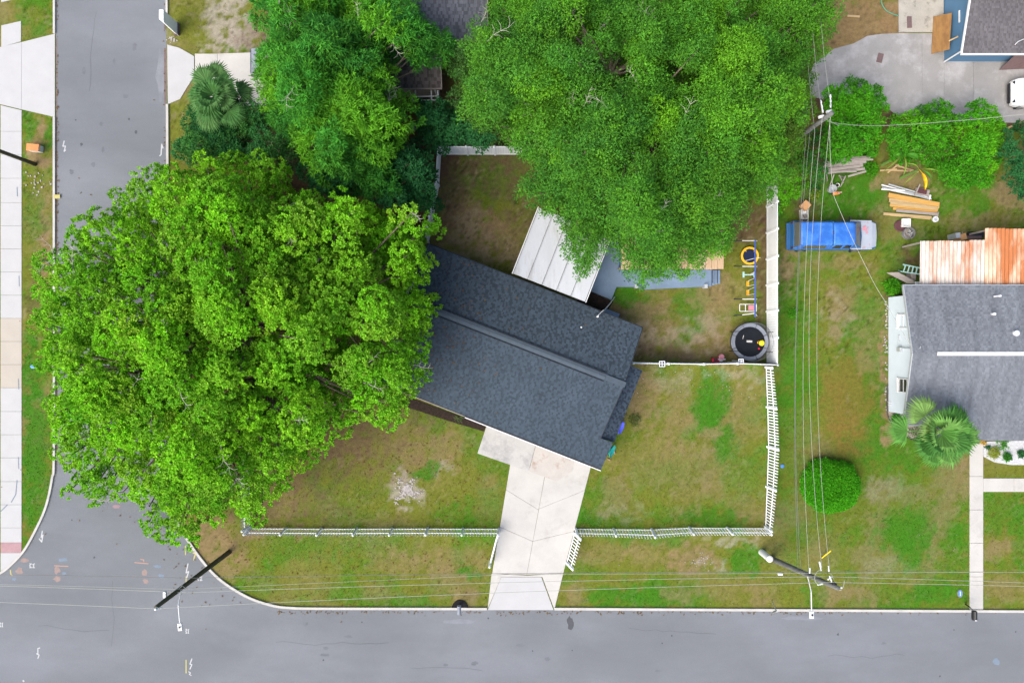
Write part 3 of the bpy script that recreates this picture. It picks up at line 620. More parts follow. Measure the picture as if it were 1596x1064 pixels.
# right house
grey_cols = ((.126, .138, .157), (.140, .153, .174))
rh, rroof, rg = gable_house('house', 'house with pale blue gable wall, grey roof and white ridge strip behind the fan palm', (1, 0), (0, 1), 24.10, 42, 3.435, -5.13, -.70, 2.7, 3.65, .55,
    'wall_blue_pale', 'roof_base_grey', 'shingle_grey', grey_cols, 'alu_grey', 31)
sl_ = .95/4.43
ex = MB(); ex.slab3([(25.9, -6.12, 2.7-sl_*.99), (42, -6.12, 2.7-sl_*.99), (42, -5.2, 2.7-.015), (25.9, -5.2, 2.7-.015)], .12); po = ex.build('porch_roof', 'roof_base_grey', rh)
vd = Vector((0, .99, sl_*.99)).normalized()
shingles((0, -6.12, 2.7-sl_*.99), (1, 0, 0), vd, 25.9, 42, 0, 1.02, 'shingles', 'shingle_grey', po, grey_cols, seed=41, zoff=.006)
for i in range(14):
    x = P(1461, 0, 3.65)[0]+i*1.0
    m_ = MB(); m_.slab3([(x, -.85, 3.655), (x+.99, -.85, 3.655), (x+.99, -.7, 3.70), (x, -.7, 3.70)], .03); m_.slab3([(x, -.7, 3.70), (x+.99, -.7, 3.70), (x+.99, -.62, 3.68), (x, -.62, 3.68)], .03); m_.build('ridge_strip', 'white_plastic', rh)
me = mesh_of(MB().box(0, 0, 0, .24, .3, .02), 'ridge_cap', 'wall_grey')
for px, py, r_, hh in ((1557, 461, .07, .25), (1549, 489, .09, .2), (1581, 519, .17, .35)):
    c = P(px, py, 3.3); MB().lathe(c[0], c[1], [(r_*.7, 2.9), (r_*.7, 3.2+hh*.5), (r_, 3.2+hh*.5), (r_, 3.2+hh), (r_*.4, 3.25+hh)], 12).build('vent_pipe', 'white_paint', rh)
# gable windows on the west wall (wall plane x = 24.65)
xw = 24.65
for y0, y1, dark in ((490, 511, 0), (590, 611, 1)):
    ya, yb_ = P(0, y0, 1.7)[1], P(0, y1, 1.7)[1]; ym = (ya+yb_)/2; wd = abs(ya-yb_)
    fr = MB()
    for yy in (ya, yb_): fr.box(xw-.03, yy, 1.75, .1, .06, .96)
    for zz in (1.27, 2.23): fr.box(xw-.03, ym, zz, .1, wd, .06)
    f_ = fr.build('window', 'white_paint', rh)
    MB().box(xw-.005, ym, 1.75, .02, wd-.06, .9).build('pane', 'glass_dark' if dark else 'wall_blue_pale', f_)
    MB().box(xw-.02, ym, 1.75, .05, wd-.07, .04).build('mullion', 'white_paint', f_)
    MB().box(xw-.07, ym, 1.2, .16, wd+.1, .05).build('sill', 'white_paint', f_)
c = P(1402, 542, 1.5)
m_ = MB(); m_.tube([(xw-.1, c[1], 1.2), (xw-.1, c[1], 3.6), (xw-.2, c[1]+.1, 3.85)], .03, 6); m_.build('service_mast', 'alu_grey', rh)
MB().box(xw-.1, c[1]-.1, 1.45, .18, .28, .4).build('meter_box', 'alu_grey', rh, bevel=.02)
MB().box(xw-.05, P(0, 527, 1)[1], 1.3, .1, .35, .03).build('conduit', 'alu_grey', rh)
for yy in (627, 631): MB().tube([(xw, P(0, yy, .3)[1], .35), (xw-.22, P(0, yy, .3)[1], .35)], .02, 5).build('tap', 'white_paint', rh)

# blue house, top right
purp = ((.088, .083, .088), (.105, .10, .106))
bh, broof, bg_ = gable_house('house', 'blue-walled house with purple-grey roof and white fascia in the top right corner', (1, 0), (0, 1), 27.70, 46, 29.3, 17.72, 23.5, 2.7, 4.26, .58,
    'wall_blue', 'roof_base', 'shingle_purple', purp, 'white_paint', 51)
MB().tube([(27.75, 17.75, 2.6), (28.2, 18.2, 2.2), (28.22, 18.24, .1)], .05, 6).build('downspout', 'white_paint', bh)
MB().tube([P3(1477, -6, .4), P3(1489, -12, 1.6)], .05, 6).build('downspout', 'white_paint', bh)
c = P(1487, 22, 1.5); MB().box(28.24, P(0, 27, 1.5)[1], 1.6, .06, .75, .08).build('sill', 'white_paint', bh)
MB().tube([P3(1582, 70, 3.0), P3(1587, 65, 3.2), P3(1596, 61, 3.2)], .02, 5).build('conduit', 'white_paint', bh)

# top centre house under the trees
th, troof, tg_ = gable_house('house', 'house with weathered dark grey roof mostly hidden by trees at the top edge', (1, 0), (0, 1), P(560, 0, 2.7)[0], P(760, 0, 2.7)[0], P(0, -170, 2.7)[1], P(0, 62, 2.7)[1], P(0, -55, 3.9)[1], 2.7, 3.9, .5,
    'lumber_grey', 'roof_base', 'shingle_purple', ((.08, .085, .1), (.115, .12, .14)), 'lumber_grey', 61, expo=.2)
sh_, shr, sg_ = gable_house('shed', 'small outbuilding with brown-grey shingled roof showing through the upper trees', (1, 0), (0, 1), P(575, 0, 2.5)[0], P(688, 0, 2.5)[0], P(0, 72, 2.5)[1], P(0, 137, 2.5)[1], P(0, 104, 3.0)[1], 2.5, 3.0, .35,
    'lumber_grey', 'roof_base', 'shingle_purple', ((.075, .065, .062), (.11, .097, .093)), 'lumber_grey', 71, expo=.2)
sh_['category'] = 'shed'
pg = thing('trellis', 'white open trellis frame against the brown-grey outbuilding', 'trellis', P3(665, 148))
for y in (139, 151, 157): MB().beam(P3(643, y, 1.9), P3(683, y-1, 1.9), .07, .07).build('rail', 'white_paint', pg)
for x in (647, 672, 682): MB().beam(P3(x, 137, 1.86), P3(x+1, 160, 1.86), .08, .07).build('rail', 'white_paint', pg)
for x in (644, 683): c = P(x, 157, 0); MB().box(c[0], c[1], .95, .08, .08, 1.8).build('post', 'white_paint', pg)
gb = thing('table', 'low plank table with white scraps on it under the dark-leaved tree', 'table', P3(642, 198))
MB().box(*P(642, 199, .7), .7, .95, .4, .05).build('top', 'lumber_grey', gb)
for dx in (-.4, .4):
    for dy in (-.15, .15): c = P(642, 199, .7); MB().box(c[0]+dx, c[1]+dy, .34, .05, .05, .68).build('leg', 'lumber_grey', gb)
sp = MB()
for i in range(9): c = P(632+R.uniform(0, 15), 193+R.uniform(0, 6), .74); sp.box(c[0], c[1], .74, R.uniform(.06, .14), R.uniform(.05, .12), .03, R.uniform(0, 3))
tag(sp.build('paper_scraps', 'white_plastic', kind='stuff'), 'white scraps scattered on the plank table under the dark-leaved tree', 'paper scraps')

# ------------------------------------------------------------------ rusty corrugated lean-to roofs
def corr(nm, label, x0, x1, y0, y1, z, sheets, m, slope=.06):
    t = thing(nm, label, 'lean-to', P3((x0+x1)/2, (y0+y1)/2))
    for s in range(sheets):
        a = x0+(x1-x0)*s/sheets; b = x0+(x1-x0)*(s+1)/sheets; n = max(16, int((b-a)/6.2*6)); V_ = []; F_ = []
        ov = R.uniform(-.04, .04); zz = z+.008*(s % 2)
        for j, y in enumerate((y0, y1)):
            for i in range(n+1):
                x = a+(b-a)*i/n; px, py = P(x, y, zz); V_.append((px, py+(ov if j == 0 else 0), zz+.055*math.sin(x*2*math.pi/6.2)+slope*(1-j)))
        F_ = [(i, i+n+1, i+n+2, i+1) for i in range(n)]
        mb = MB(); mb.add(V_, F_); o = mb.build('sheet', m, t); so_ = o.modifiers.new('thick', 'SOLIDIFY'); so_.thickness = .004
    for x in (x0+3, x1-3):
        c = P(x, y0+3, 2); MB().box(c[0], c[1], 1.0, .1, .1, 2.0).build('post', 'lumber_grey', t)
    return t
corr('lean_to', 'lower rusty corrugated roof with pale streaks beside the green ladder', 1433, 1535, 375, 447, 2.28, 4, 'rusty_metal')
corr('lean_to', 'orange rusted corrugated roof at the right edge, taller of the two', 1535, 1660, 356, 447, 2.42, 4, 'rustier_metal')
MB().beam(P3(1542, 370, 2.5), P3(1588, 370, 2.5), .04, .03)

# ------------------------------------------------------------------ fences
picket = MB(); picket.box(0, 0, .60, .064, .022, 1.08); picket.add([(-.032, -.011, 1.14), (.032, -.011, 1.14), (.032, .011, 1.14), (-.032, .011, 1.14), (0, -.011, 1.24), (0, .011, 1.24)], [(0, 1, 4), (1, 2, 5, 4), (2, 3, 5), (3, 0, 4, 5)])
PICK = mesh_of(picket, 'picket', 'white_vinyl')
PST = MB(); PST.box(0, 0, .6, .12, .12, 1.2); PST.lathe(0, 0, [(.09, 1.2), (.09, 1.23), (.02, 1.30)], 4); PSTM = mesh_of(PST, 'post', 'white_vinyl')
def picket_fence(label, line, side, posts, lean=None, pitch=.185, seed=0, group=None):
    """line: pixel base points; side: +1/-1 pickets on the left/right of travel."""
    t = thing('picket_fence', label, 'fence', P3(*line[0]), group); r = random.Random(seed)
    q = [Vector((*P(*p), 0)) for p in line]; L_ = [0]
    for i in range(len(q)-1): L_.append(L_[-1]+(q[i+1]-q[i]).length)
    def at(s):
        for i in range(len(q)-1):
            if s <= L_[i+1]+1e-6: d = (q[i+1]-q[i]).normalized(); return q[i]+d*(s-L_[i]), d
        return q[-1], (q[-1]-q[-2]).normalized()
    n = int(L_[-1]/pitch); locs = []; rots = []
    for k in range(n):
        s = (k+.5)*L_[-1]/n; p, d = at(s); nrm = Vector((-d.y, d.x, 0))*side; le = lean(s/L_[-1]) if lean else 0
        a = math.atan2(d.y, d.x); locs.append(p+nrm*.055+Vector((0, 0, r.uniform(-.012, .012)))); rots.append((-le*side, r.uniform(-.015, .015), a))
    pieces('picket', PICK, locs, t, rots)
    np_ = max(1, int(round(L_[-1]/2.4))); pl = []
    for k in range(np_+1):
        p, d = at(L_[-1]*k/np_); pl.append((p, d, k/np_))
    pieces('post', PSTM, [p for p, d, f in pl], t, [(-(lean(f) if lean else 0)*side, 0, math.atan2(d.y, d.x)) for p, d, f in pl])
    for k in range(np_):
        for z in (.15, .86):
            def tp(j):
                p, d, f = pl[j]; nrm = Vector((-d.y, d.x, 0))*side; le = (lean(f) if lean else 0); return p+nrm*math.sin(le)*z+Vector((0, 0, z))
            MB().beam(tp(k), tp(k+1), .035, .07).build('rail', 'white_vinyl', t)
    return t
GF = 'white picket fences round the front yard'
picket_fence('white picket fence along the street left of the driveway', [(391, 822), (520, 823), (660, 822.5), (777, 823)], -1, 7, seed=1, group=GF, lean=lambda f: .10)
picket_fence('white picket fence at the left of the yard, partly under the big light-green tree', [(388, 640), (390, 730), (391, 820)], -1, 5, seed=2, group=GF, lean=lambda f: .10)
picket_fence('white picket fence along the street right of the driveway', [(897, 823), (1010, 824), (1050, 821), (1192, 822)], -1, 6, seed=3, group=GF, lean=lambda f: .10+.1*math.exp(-((f-.4)/.15)**2))
picket_fence('white picket fence down the right side of the front yard, below the privacy fence', [(1192, 820), (1196, 700), (1195, 640), (1193, 572)], -1, 5, seed=4, group=GF, lean=lambda f: .22*math.sin(math.pi*f))
picket_fence('short white picket wing leaning out beside the right edge of the driveway', [(894, 830), (882, 876)], 1, 1, seed=5, group=GF, lean=lambda f: .3)
picket_fence('short white picket wing seen edge-on beside the left edge of the driveway', [(776, 828), (764, 874)], 1, 1, seed=6, group=GF)

def privacy_fence(label, line, step=42.6):
    t = thing('privacy_fence', label, 'fence', P3(*line[0]), 'white privacy fences round the back yard')
    pts = []
    for i in range(len(line)-1):
        (x1, y1), (x2, y2) = line[i], line[i+1]; n = max(1, int(round(math.hypot(x2-x1, y2-y1)/step)))
        for k in range(n): pts.append((x1+(x2-x1)*k/n, y1+(y2-y1)*k/n))
    pts.append(line[-1]); q = [Vector((*P(*p), 0)) for p in pts]
    for p in q:
        m_ = MB(); m_.box(p.x, p.y, .93, .127, .127, 1.86); m_.lathe(p.x, p.y, [(.105, 1.86), (.105, 1.89), (.015, 1.96)], 4, rz=math.pi/4); m_.build('post', 'white_vinyl', t)
    for a, b in zip(q[:-1], q[1:]):
        d = (b-a).normalized(); a2, b2 = a+d*.064, b-d*.064; L_ = (b2-a2).length; m_ = MB(); nb = max(2, int(L_/.15))
        for k in range(nb):
            s = a2+d*(L_*k/nb+.003); e = a2+d*(L_*(k+1)/nb-.003); m_.beam(s+Vector((0, 0, .93)), e+Vector((0, 0, .93)), .022, 1.6)
        m_.build('panel', 'white_vinyl', t)
        for z in (.11, 1.76): MB().beam(a2+Vector((0, 0, z)), b2+Vector((0, 0, z)), .045, .14).build('rail', 'white_vinyl', t)
    return t
privacy_fence('tall white privacy fence right of the swing set, running up under the central tree', [(1195, 567), (1195, 241)])
privacy_fence('tall white privacy fence across the back of the yard, half hidden by trees', [(687, 241), (1195, 241)])
privacy_fence('tall white privacy fence at the left of the back yard, broken by dark foliage', [(687, 241), (684, 290), (674, 345), (668, 378)])
pf = privacy_fence('tall white privacy fence seen edge-on between the front and back yards', [(979, 564.5), (1085, 566), (1135, 565), (1195, 567)])
for px, py, hh, lb in ((1032, 567, 1.96, 'larger white square bracket with four dark openings straddling the edge-on fence'), (1155, 563, 1.7, 'smaller white square bracket with dark openings beside the big trampoline')):
    c = P(px, py, hh); t = thing('fence_bracket', lb, 'bracket', (c[0], c[1], 0)); s = .33 if hh > 1.8 else .28
    for k in (-1, 0, 1): MB().box(c[0]+k*s/2, c[1], hh, .035, s+.03, .05).build('bar', 'white_vinyl', t)
    for k in (-1, 0, 1): MB().box(c[0], c[1]+k*s/2, hh-.004, s-.05, .035, .045).build('bar', 'white_vinyl', t)
    MB().box(c[0], c[1], hh-.1, s, s, .1).build('cup', 'black_plastic', t)
    MB().box(c[0], c[1], (hh-.16)/2, .06, .06, hh-.16).build('stem', 'white_vinyl', t)

# ------------------------------------------------------------------ play equipment
sw = thing('swing_set', 'metal swing set with blue top bar, white legs and orange seats by the privacy fence', 'swing set', P3(1162, 435))
zt = 1.85; bx = P(1177, 0, zt)[0]
ytop, ybot = P(0, 374, zt)[1], P(0, 494, zt)[1]
MB().tube([(bx, ytop, zt), (bx, ybot, zt)], .05, 8).build('top_bar', 'swing_blue', sw)
def gx_(px): return P(px, 0, 0)[0]
for i, py in enumerate((375, 415, 466, 488)):
    y = P(0, py, zt)[1]; tw = -.12 if i == 3 else 0
    lx, rx = gx_(1144), gx_(1180); k = .42; y0 = P(0, py+(4 if i == 3 else 0), 0)[1]; ym = y+(y0-y)*(1-k)
    MB().tube([(bx, y, zt), (bx+(lx-bx)*(1-k), ym, zt*k)], .032, 7).build('leg', 'white_paint', sw)
    MB().tube([(bx+(lx-bx)*(1-k), ym, zt*k), (lx, y0, 0)], .028, 7).build('leg_end', 'mat_navy', sw)
    MB().tube([(bx, y, zt), (rx, y0, 0)], .032, 7).build('leg', 'white_paint', sw)
for py in (442, 456):
    cx, cy = P(1166, py, .55); m_ = MB(); m_.box(cx, cy, .5, .17, .34, .04); m_.box(cx-.08, cy, .55, .03, .34, .12); m_.build('swing_seat', 'seat_orange', sw, bevel=.01)
    for s in (-1, 1): MB().tube([(bx, cy+s*.16+(.1 if s > 0 else 0), zt), (cx, cy+s*.16, .52)], .014, 5).build('chain', 'white_paint', sw)
cy = P(0, 428, .6)[1]
gl = MB(); gl.tube([P3(1158, 428, .5), P3(1175, 428, .5)], .04, 6); gl.box(*P(1159, 428, .5), .5, .12, .36, .04); gl.box(*P(1176, 428, .5), .5, .12, .36, .04); gl.build('glider', 'ladder_green', sw)
for s in (-.03, .06): MB().tube([(bx, cy+s, zt), (P(1168, 0, .5)[0], cy, .5)], .02, 5).build('chain', 'white_paint', sw)
fr = MB()
for y in (474, 485): fr.tube([P3(1153, y, .5), P3(1179, y, .5)], .025, 5)
for x in (1153, 1162, 1179): fr.tube([P3(x, 474, .5), P3(x, 485, .5)], .025, 5)
for y in (474, 485): fr.tube([P3(1177, y, .5), P3(1177, y, 1.8)], .018, 5)
fr.build('glider_frame', 'white_paint', sw)
MB().box(*P(1171, 479.5, .55), .55, .36, .32, .05).build('glider_seat', 'toy_pink', sw, bevel=.01)
st = thing('trampoline', 'small round trampoline with a bright yellow ring under the swing set bar', 'trampoline', P3(1169, 399))
c = P(1169, 398.5, .35); rt = P(1183, 0, .35)[0]-c[0]
def ring(mb, cx, cy, ro, ri, z0, z1, n=36, a0=0, a1=2*math.pi):
    b = len(mb.v); full = abs(a1-a0-2*math.pi) < 1e-6; m = n if full else n+1
    for i in range(m):
        a = a0+(a1-a0)*i/n
        for r_, z in ((ro, z0), (ro, z1), (ri, z1+.01), (ri, z0)): mb.v.append((cx+r_*math.cos(a), cy+r_*math.sin(a), z))
    for i in range(n):
        j = (i+1) % m
        for k in range(4): mb.f.append((b+i*4+k, b+j*4+k, b+j*4+(k+1) % 4, b+i*4+(k+1) % 4))
    return mb
ring(MB(), c[0], c[1], rt, rt-.13, .28, .34).build('pad_ring', 'tramp_yellow', st)
MB().lathe(c[0], c[1], [(rt-.12, .28), (rt-.12, .3)], 32).build('jumping_mat', 'mat_navy', st)
ring(MB(), c[0], c[1], rt+.015, rt-.02, .26, .30).build('rim', 'maroon', st)
for k in range(6): a = k*math.pi/3; MB().tube([(c[0]+(rt-.05)*math.cos(a), c[1]+(rt-.05)*math.sin(a), .27), (c[0]+(rt-.03)*math.cos(a), c[1]+(rt-.03)*math.sin(a), 0)], .02, 5).build('leg', 'steel', st)
for a in (2.3, .8): MB().box(c[0]+.42*math.cos(a), c[1]+.42*math.sin(a), .36, .12, .04, .03, a).build('clip', 'tramp_yellow', st)
MB().tube([(c[0]-.3, c[1]-.33, .4), (c[0]+.15, c[1]-.22, .85), (c[0]+.45, c[1]-.2, 1.0)], .015, 5).build('handle', 'white_paint', st)
bt = thing('trampoline', 'large round trampoline with grey pad ring and dark safety net by the fence corner', 'trampoline', P3(1167, 532))
c = P(1169, 532.5, .75); ro = 29*K*(1-.75/H); ri = ro-.23
npd = 8
for k in range(npd):
    a0 = 2*math.pi*k/npd+.02+.4; a1 = 2*math.pi*(k+1)/npd-.02+.4
    ring(MB(), c[0], c[1], ro, ri, .68, .74, 8, a0, a1).build('pad', 'pad_grey', bt)
MB().lathe(c[0], c[1], [(ri+.03, .66), (ri+.03, .70)], 40).build('jumping_mat', 'mat_black', bt)
ring(MB(), c[0], c[1], ro+.04, ro-.02, .6, .68).build('frame', 'black_plastic', bt)
for k in range(6):
    a = k*math.pi/3+.5; x, y = c[0]+(ro+.05)*math.cos(a), c[1]+(ro+.05)*math.sin(a); MB().tube([(x, y, 0), (x, y, 1.8)], .022, 6).build('net_pole', 'black_plastic', bt)
nt_ = MB()
for k in range(72):
    a = 2*math.pi*k/72; nt_.tube([(c[0]+(ro+.02)*math.cos(a), c[1]+(ro+.02)*math.sin(a), .72), (c[0]+(ro+.02)*math.cos(a+.02), c[1]+(ro+.02)*math.sin(a+.02), 1.5)], .0035, 3, False)
for z in (.95, 1.2, 1.5):
    nt_.tube([(c[0]+(ro+.02)*math.cos(2*math.pi*k/36), c[1]+(ro+.02)*math.sin(2*math.pi*k/36), z) for k in range(37)], .006 if z < 1.4 else .014, 4, False)
nt_.build('safety_net', 'net_grey', bt, kind='stuff')
for dx, dy, lw in ((-.02, .06, .36), (-.02, -.01, .36)):
    MB().box(c[0]+dx, c[1]+dy, .702+.001, lw, .045, .004, -.05).build('logo_mark', 'white_plastic', bt)
MB().box(c[0]-.42, c[1]+.3, .703, .03, .24, .004, -.25).build('logo_mark', 'white_plastic', bt)
t = thing('toy', 'round yellow toy with small orange handle lying on the big trampoline', 'toy', (*P(1187, 534, .8), .72))
x, y = P(1187.3, 534.3, .8); MB().lathe(x, y, [(.06, .72), (.17, .76), (.19, .83), (.12, .91), (.03, .93)], 18).build('body', 'toy_yellow', t, smooth=True)
m_ = MB(); ring(m_, x-.2, y+.03, .08, .05, .76, .79, 12); m_.build('handle', 'seat_orange', t)
x, y = P(1183.5, 543, .8); m_ = MB(); m_.lathe(x, y, [(.03, .705), (.07, .74), (.05, .80), (.015, .82)], 10); tag(m_.build('ball', 'toy_red', smooth=True), 'tiny red toy lying below the yellow one on the big trampoline', 'toy')
t = thing('toy_car', 'red plastic ride-on toy beside the edge-on white fence', 'toy', P3(1116, 561))
x, y = P(1116, 561, .4); m_ = MB(); m_.box(x, y, .25, .46, .3, .3, .1); m_.build('body', 'toy_red', t, bevel=.05)
MB().box(x-.03, y+.02, .46, .25, .22, .14, .1).build('seat', 'maroon', t, bevel=.04)
for dx in (-.17, .17):
    for dy in (-.16, .16): MB().tube([(x+dx, y+dy-.02, .1), (x+dx, y+dy+.02, .1)], .09, 10).build('wheel', 'black_rubber', t)
t = thing('toy_table', 'small pink and white round play stand next to the red ride-on toy', 'toy', P3(1124, 556))
x, y = P(1125, 556, .5); MB().lathe(x, y, [(.17, .3), (.18, .5), (.13, .52), (.1, .49)], 18).build('bowl', 'toy_pink', t)
MB().lathe(x, y-.1, [(.05, 0), (.05, .3)], 8).build('stem', 'white_plastic', t)
MB().box(x+.02, y-.16, .42, .5, .07, .04).build('tray', 'white_plastic', t)
MB().lathe(x, y-.17, [(.12, .2), (.15, .36), (.1, .38)], 14).build('basin', 'white_plastic', t)

# tubs against the house side
def tub(lab, px, py, m, L_, wd, rz, tilt):
    t = thing('tub', lab, 'tub', P3(px, py, 0)); x, y = P(px, py, 1.2)
    n = 24; mb = MB(); prof = [(.5, .0), (.8, .03), (1, .16), (1.06, .17), (.98, .15), (.76, .05), (.4, .03)]
    for r_, z in prof:
        for k in range(n):
            a = 2*math.pi*k/n; mb.v.append((r_*math.cos(a)*wd/2, r_*math.sin(a)*L_/2, z))
    for i in range(len(prof)-1):
        for k in range(n): a, b = i*n+k, i*n+(k+1) % n; mb.f.append((a, b, b+n, a+n))
    mb.f.append(tuple(range(n-1, -1, -1))); mb.f.append(tuple(6*n+k for k in range(n)))
    M_ = Matrix.Translation((x, y, .62)) @ Matrix.Rotation(rz, 4, 'Z') @ Matrix.Rotation(tilt, 4, 'Y')
    mb.v = [tuple(M_ @ Vector(p)) for p in mb.v]; mb.build('shell', m, t, smooth=True)
    rm = MB(); rm.tube([tuple(M_ @ Vector((1.05*math.cos(2*math.pi*k/24)*wd/2, 1.05*math.sin(2*math.pi*k/24)*L_/2, .17))) for k in range(25)], .018, 5, False); rm.build('rim', m, t)
    return t
tub('shiny violet-blue oval plastic tub leaning on the east side of the slate-blue house', 967, 667, 'tub_blue', .8, .7, -.35, 1.05)
tub('shiny teal oval plastic tub leaning near the front corner of the slate-blue house', 953, 704, 'tub_teal', .8, .6, -.35, 1.05)
for i, (px, py) in enumerate(((945, 711), (958, 705), (949, 716))):
    x, y = P(px, py, .1); m_ = MB(); m_.box(x, y, .05, .2, .07, .08, .8+i); tag(m_.build('toy_block', 'paint_red', bevel=.02), ('coral red scrap at the left of the teal tub', 'coral red scrap at the right of the teal tub', 'coral red scrap below the teal tub')[i], 'scrap')

# ------------------------------------------------------------------ vehicles
def vehicle(root, x0, y0, dr, L_, W_, lower, cabins, mats, wheels, wheel_r=.36):
    """local x forward; root placed at (x0,y0) facing angle dr. lower: (x, halfw, zlow, zhigh) stations; cabins: list of (mat, stations (x, hw_bottom, hw_top, z0, z1))."""
    M_ = Matrix.Translation((x0, y0, 0)) @ Matrix.Rotation(dr, 4, 'Z')
    def put(mb, name, m, par, **k): mb.v = [tuple(M_ @ Vector(p)) for p in mb.v]; return mb.build(name, m, par, **k)
    def loft(rings):
        mb = MB(); n = len(rings[0])
        for r_ in rings: mb.v += r_
        for i in range(len(rings)-1):
            for k in range(n): a, b = i*n+k, i*n+(k+1) % n; mb.f.append((a, b, b+n, a+n))
        mb.f.append(tuple(range(n-1, -1, -1))); mb.f.append(tuple((len(rings)-1)*n+k for k in range(n))); return mb
    def sec(x, hw, z0, z1):
        c = .07; s = .04
        return [(x, -hw+s, z0), (x, hw-s, z0), (x, hw, z0+.12), (x, hw, z1-.16), (x, hw-.03, z1-c*.6), (x, hw-c*1.6, z1), (x, 0, z1+.02), (x, -hw+c*1.6, z1), (x, -hw+.03, z1-c*.6), (x, -hw, z1-.16), (x, -hw, z0+.12)]
    b = loft([sec(*s) for s in lower]); body = put(b, 'body', mats['body'], root, smooth=False, bevel=.02)
    for (nm, m, st_) in cabins:
        def cs(x, hb, ht, z0, z1): return [(x, -hb, z0), (x, hb, z0), (x, ht+.02, z1-.07), (x, ht-.06, z1), (x, 0, z1+.025), (x, -ht+.06, z1), (x, -ht-.02, z1-.07)]
        put(loft([cs(*s) for s in st_]), nm, m, root, bevel=.015)
    for (x, s) in wheels:
        hw = lower[len(lower)//2][1]
        t_ = MB(); t_.tube([(x, s*(hw-.2), wheel_r), (x, s*(hw+.01), wheel_r)], wheel_r, 18); wh = put(t_, 'wheel', 'black_rubber', root)
        r2 = MB(); r2.tube([(x, s*(hw+.005), wheel_r), (x, s*(hw+.02), wheel_r)], wheel_r*.55, 14); put(r2, 'rim', 'steel', wh)
    return M_, put, body
tk = thing('pickup_truck', 'blue pickup truck with matching bed cap and faded grey bonnet', 'truck', P3(1295, 370))
cx, cy = P(1298, 364, 1.2)[0]+.05, 6.82
Wt = .93
# y scale check: body half width .93
M_, put, body = vehicle(tk, cx, cy-.02, 0, 5.6, 1.86,
    [(-2.62, .86, .42, .62), (-2.56, .90, .40, .70), (-2.52, .92, .38, 1.12), (1.0, .93, .36, 1.12), (1.6, .93, .36, 1.10), (2.5, .91, .38, 1.04), (2.80, .84, .42, .96), (2.88, .76, .46, .80)],
    [('cabin', 'truck_blue', [(-.22, .88, .66, 1.08, 1.74), (-.16, .88, .69, 1.08, 1.78), (1.0, .88, .69, 1.08, 1.76), (1.14, .88, .64, 1.08, 1.72)]),
     ('bed_cap', 'truck_blue', [(-2.3, .89, .68, 1.08, 1.74), (-2.2, .89, .71, 1.08, 1.80), (-.34, .89, .71, 1.08, 1.80), (-.28, .89, .68, 1.08, 1.76)])],
    {'body': 'truck_blue_dark'}, [(1.75, -1), (1.75, 1), (-1.75, -1), (-1.75, 1)])
hd = MB(); hd.add([(1.78, -.84, 1.145), (1.78, .84, 1.145), (2.5, .82, 1.075), (2.82, .72, .99), (2.82, -.72, .99), (2.5, -.82, 1.075), (1.84, 0, 1.17), (2.52, 0, 1.11), (2.85, 0, 1.02)], [(0, 6, 7, 5), (6, 1, 2, 7), (5, 7, 8, 4), (7, 2, 3, 8)][::1])
hd.f = [f[::-1] for f in hd.f]; ho = put(hd, 'bonnet', 'truck_hood', tk); sm = ho.modifiers.new('thick', 'SOLIDIFY'); sm.thickness = .03
for s in (-1, 1):
    fe = MB(); fe.beam((1.1, s*.90, 1.13), (2.5, s*.87, 1.06), .09, .04); put(fe, 'fender', 'truck_hood', tk)
rs = MB()
for (u_, v_, q_) in ((1.95, .38, .13), (2.1, .28, .1), (2.02, .52, .08), (2.16, .12, .07), (2.2, .44, .06)): rs.add([(u_+q_*math.cos(k_)*.9, v_+q_*math.sin(k_), 1.197-(u_+q_*math.cos(k_)*.9-1.78)*.09) for k_ in (0, .9, 2, 3.1, 4.2, 5.3)], [(0, 1, 2, 3, 4, 5)])
put(rs, 'faded_paint', 'toy_pink', tk, kind='stuff')
wsn = MB(); wsn.add([(1.76, -.80, 1.15), (1.76, .80, 1.15), (1.16, .64, 1.74), (1.16, -.64, 1.74)], [(0, 1, 2, 3)]); o = put(wsn, 'windscreen', 'glass_olive', tk); o.modifiers.new('thick', 'SOLIDIFY').thickness = .02
wsn = MB(); wsn.add([(-2.48, .80, 1.15), (-2.48, -.80, 1.15), (-2.28, -.70, 1.72), (-2.28, .70, 1.72)], [(0, 1, 2, 3)]); o = put(wsn, 'rear_window', 'glass_olive', tk); o.modifiers.new('thick', 'SOLIDIFY').thickness = .02
for s in (-1, 1):
    for xa, xb, m in ((.55, 1.02, 'glass_dark'), (-.1, .45, 'glass_dark'), (-2.0, -.55, 'glass_olive')):
        wb = MB(); cap = .885 if xb < -.3 else .875; tp = .765 if xb < -.3 else .745
        wb.add([(xa, s*cap, 1.17), (xb, s*cap, 1.17), (xb-.06, s*tp, 1.62), (xa+.06, s*tp, 1.62)], [(0, 1, 2, 3) if s < 0 else (3, 2, 1, 0)]); put(wb, 'side_window', m, tk).modifiers.new('thick', 'SOLIDIFY').thickness = .012
    mi = MB(); mi.box(1.05, s*1.04, 1.2, .09, .2, .14); put(mi, 'mirror', 'black_plastic', tk, bevel=.02)
    hl = MB(); hl.box(2.84, s*.6, .72, .06, .28, .16); put(hl, 'headlight', 'ceramic', tk)
    tl_ = MB(); tl_.box(-2.54, s*.8, .95, .04, .12, .3); put(tl_, 'tail_light', 'maroon', tk)
bp = MB(); bp.box(-2.64, 0, .52, .2, 1.7, .16); put(bp, 'rear_bumper', 'truck_blue_dark', tk, bevel=.03)
bp = MB(); bp.box(2.93, 0, .5, .14, 1.66, .18); put(bp, 'front_bumper', 'steel', tk, bevel=.03)
bp = MB(); bp.box(-.25, 0, 1.3, .1, 1.5, .8); put(bp, 'cab_gap', 'truck_blue_dark', tk)
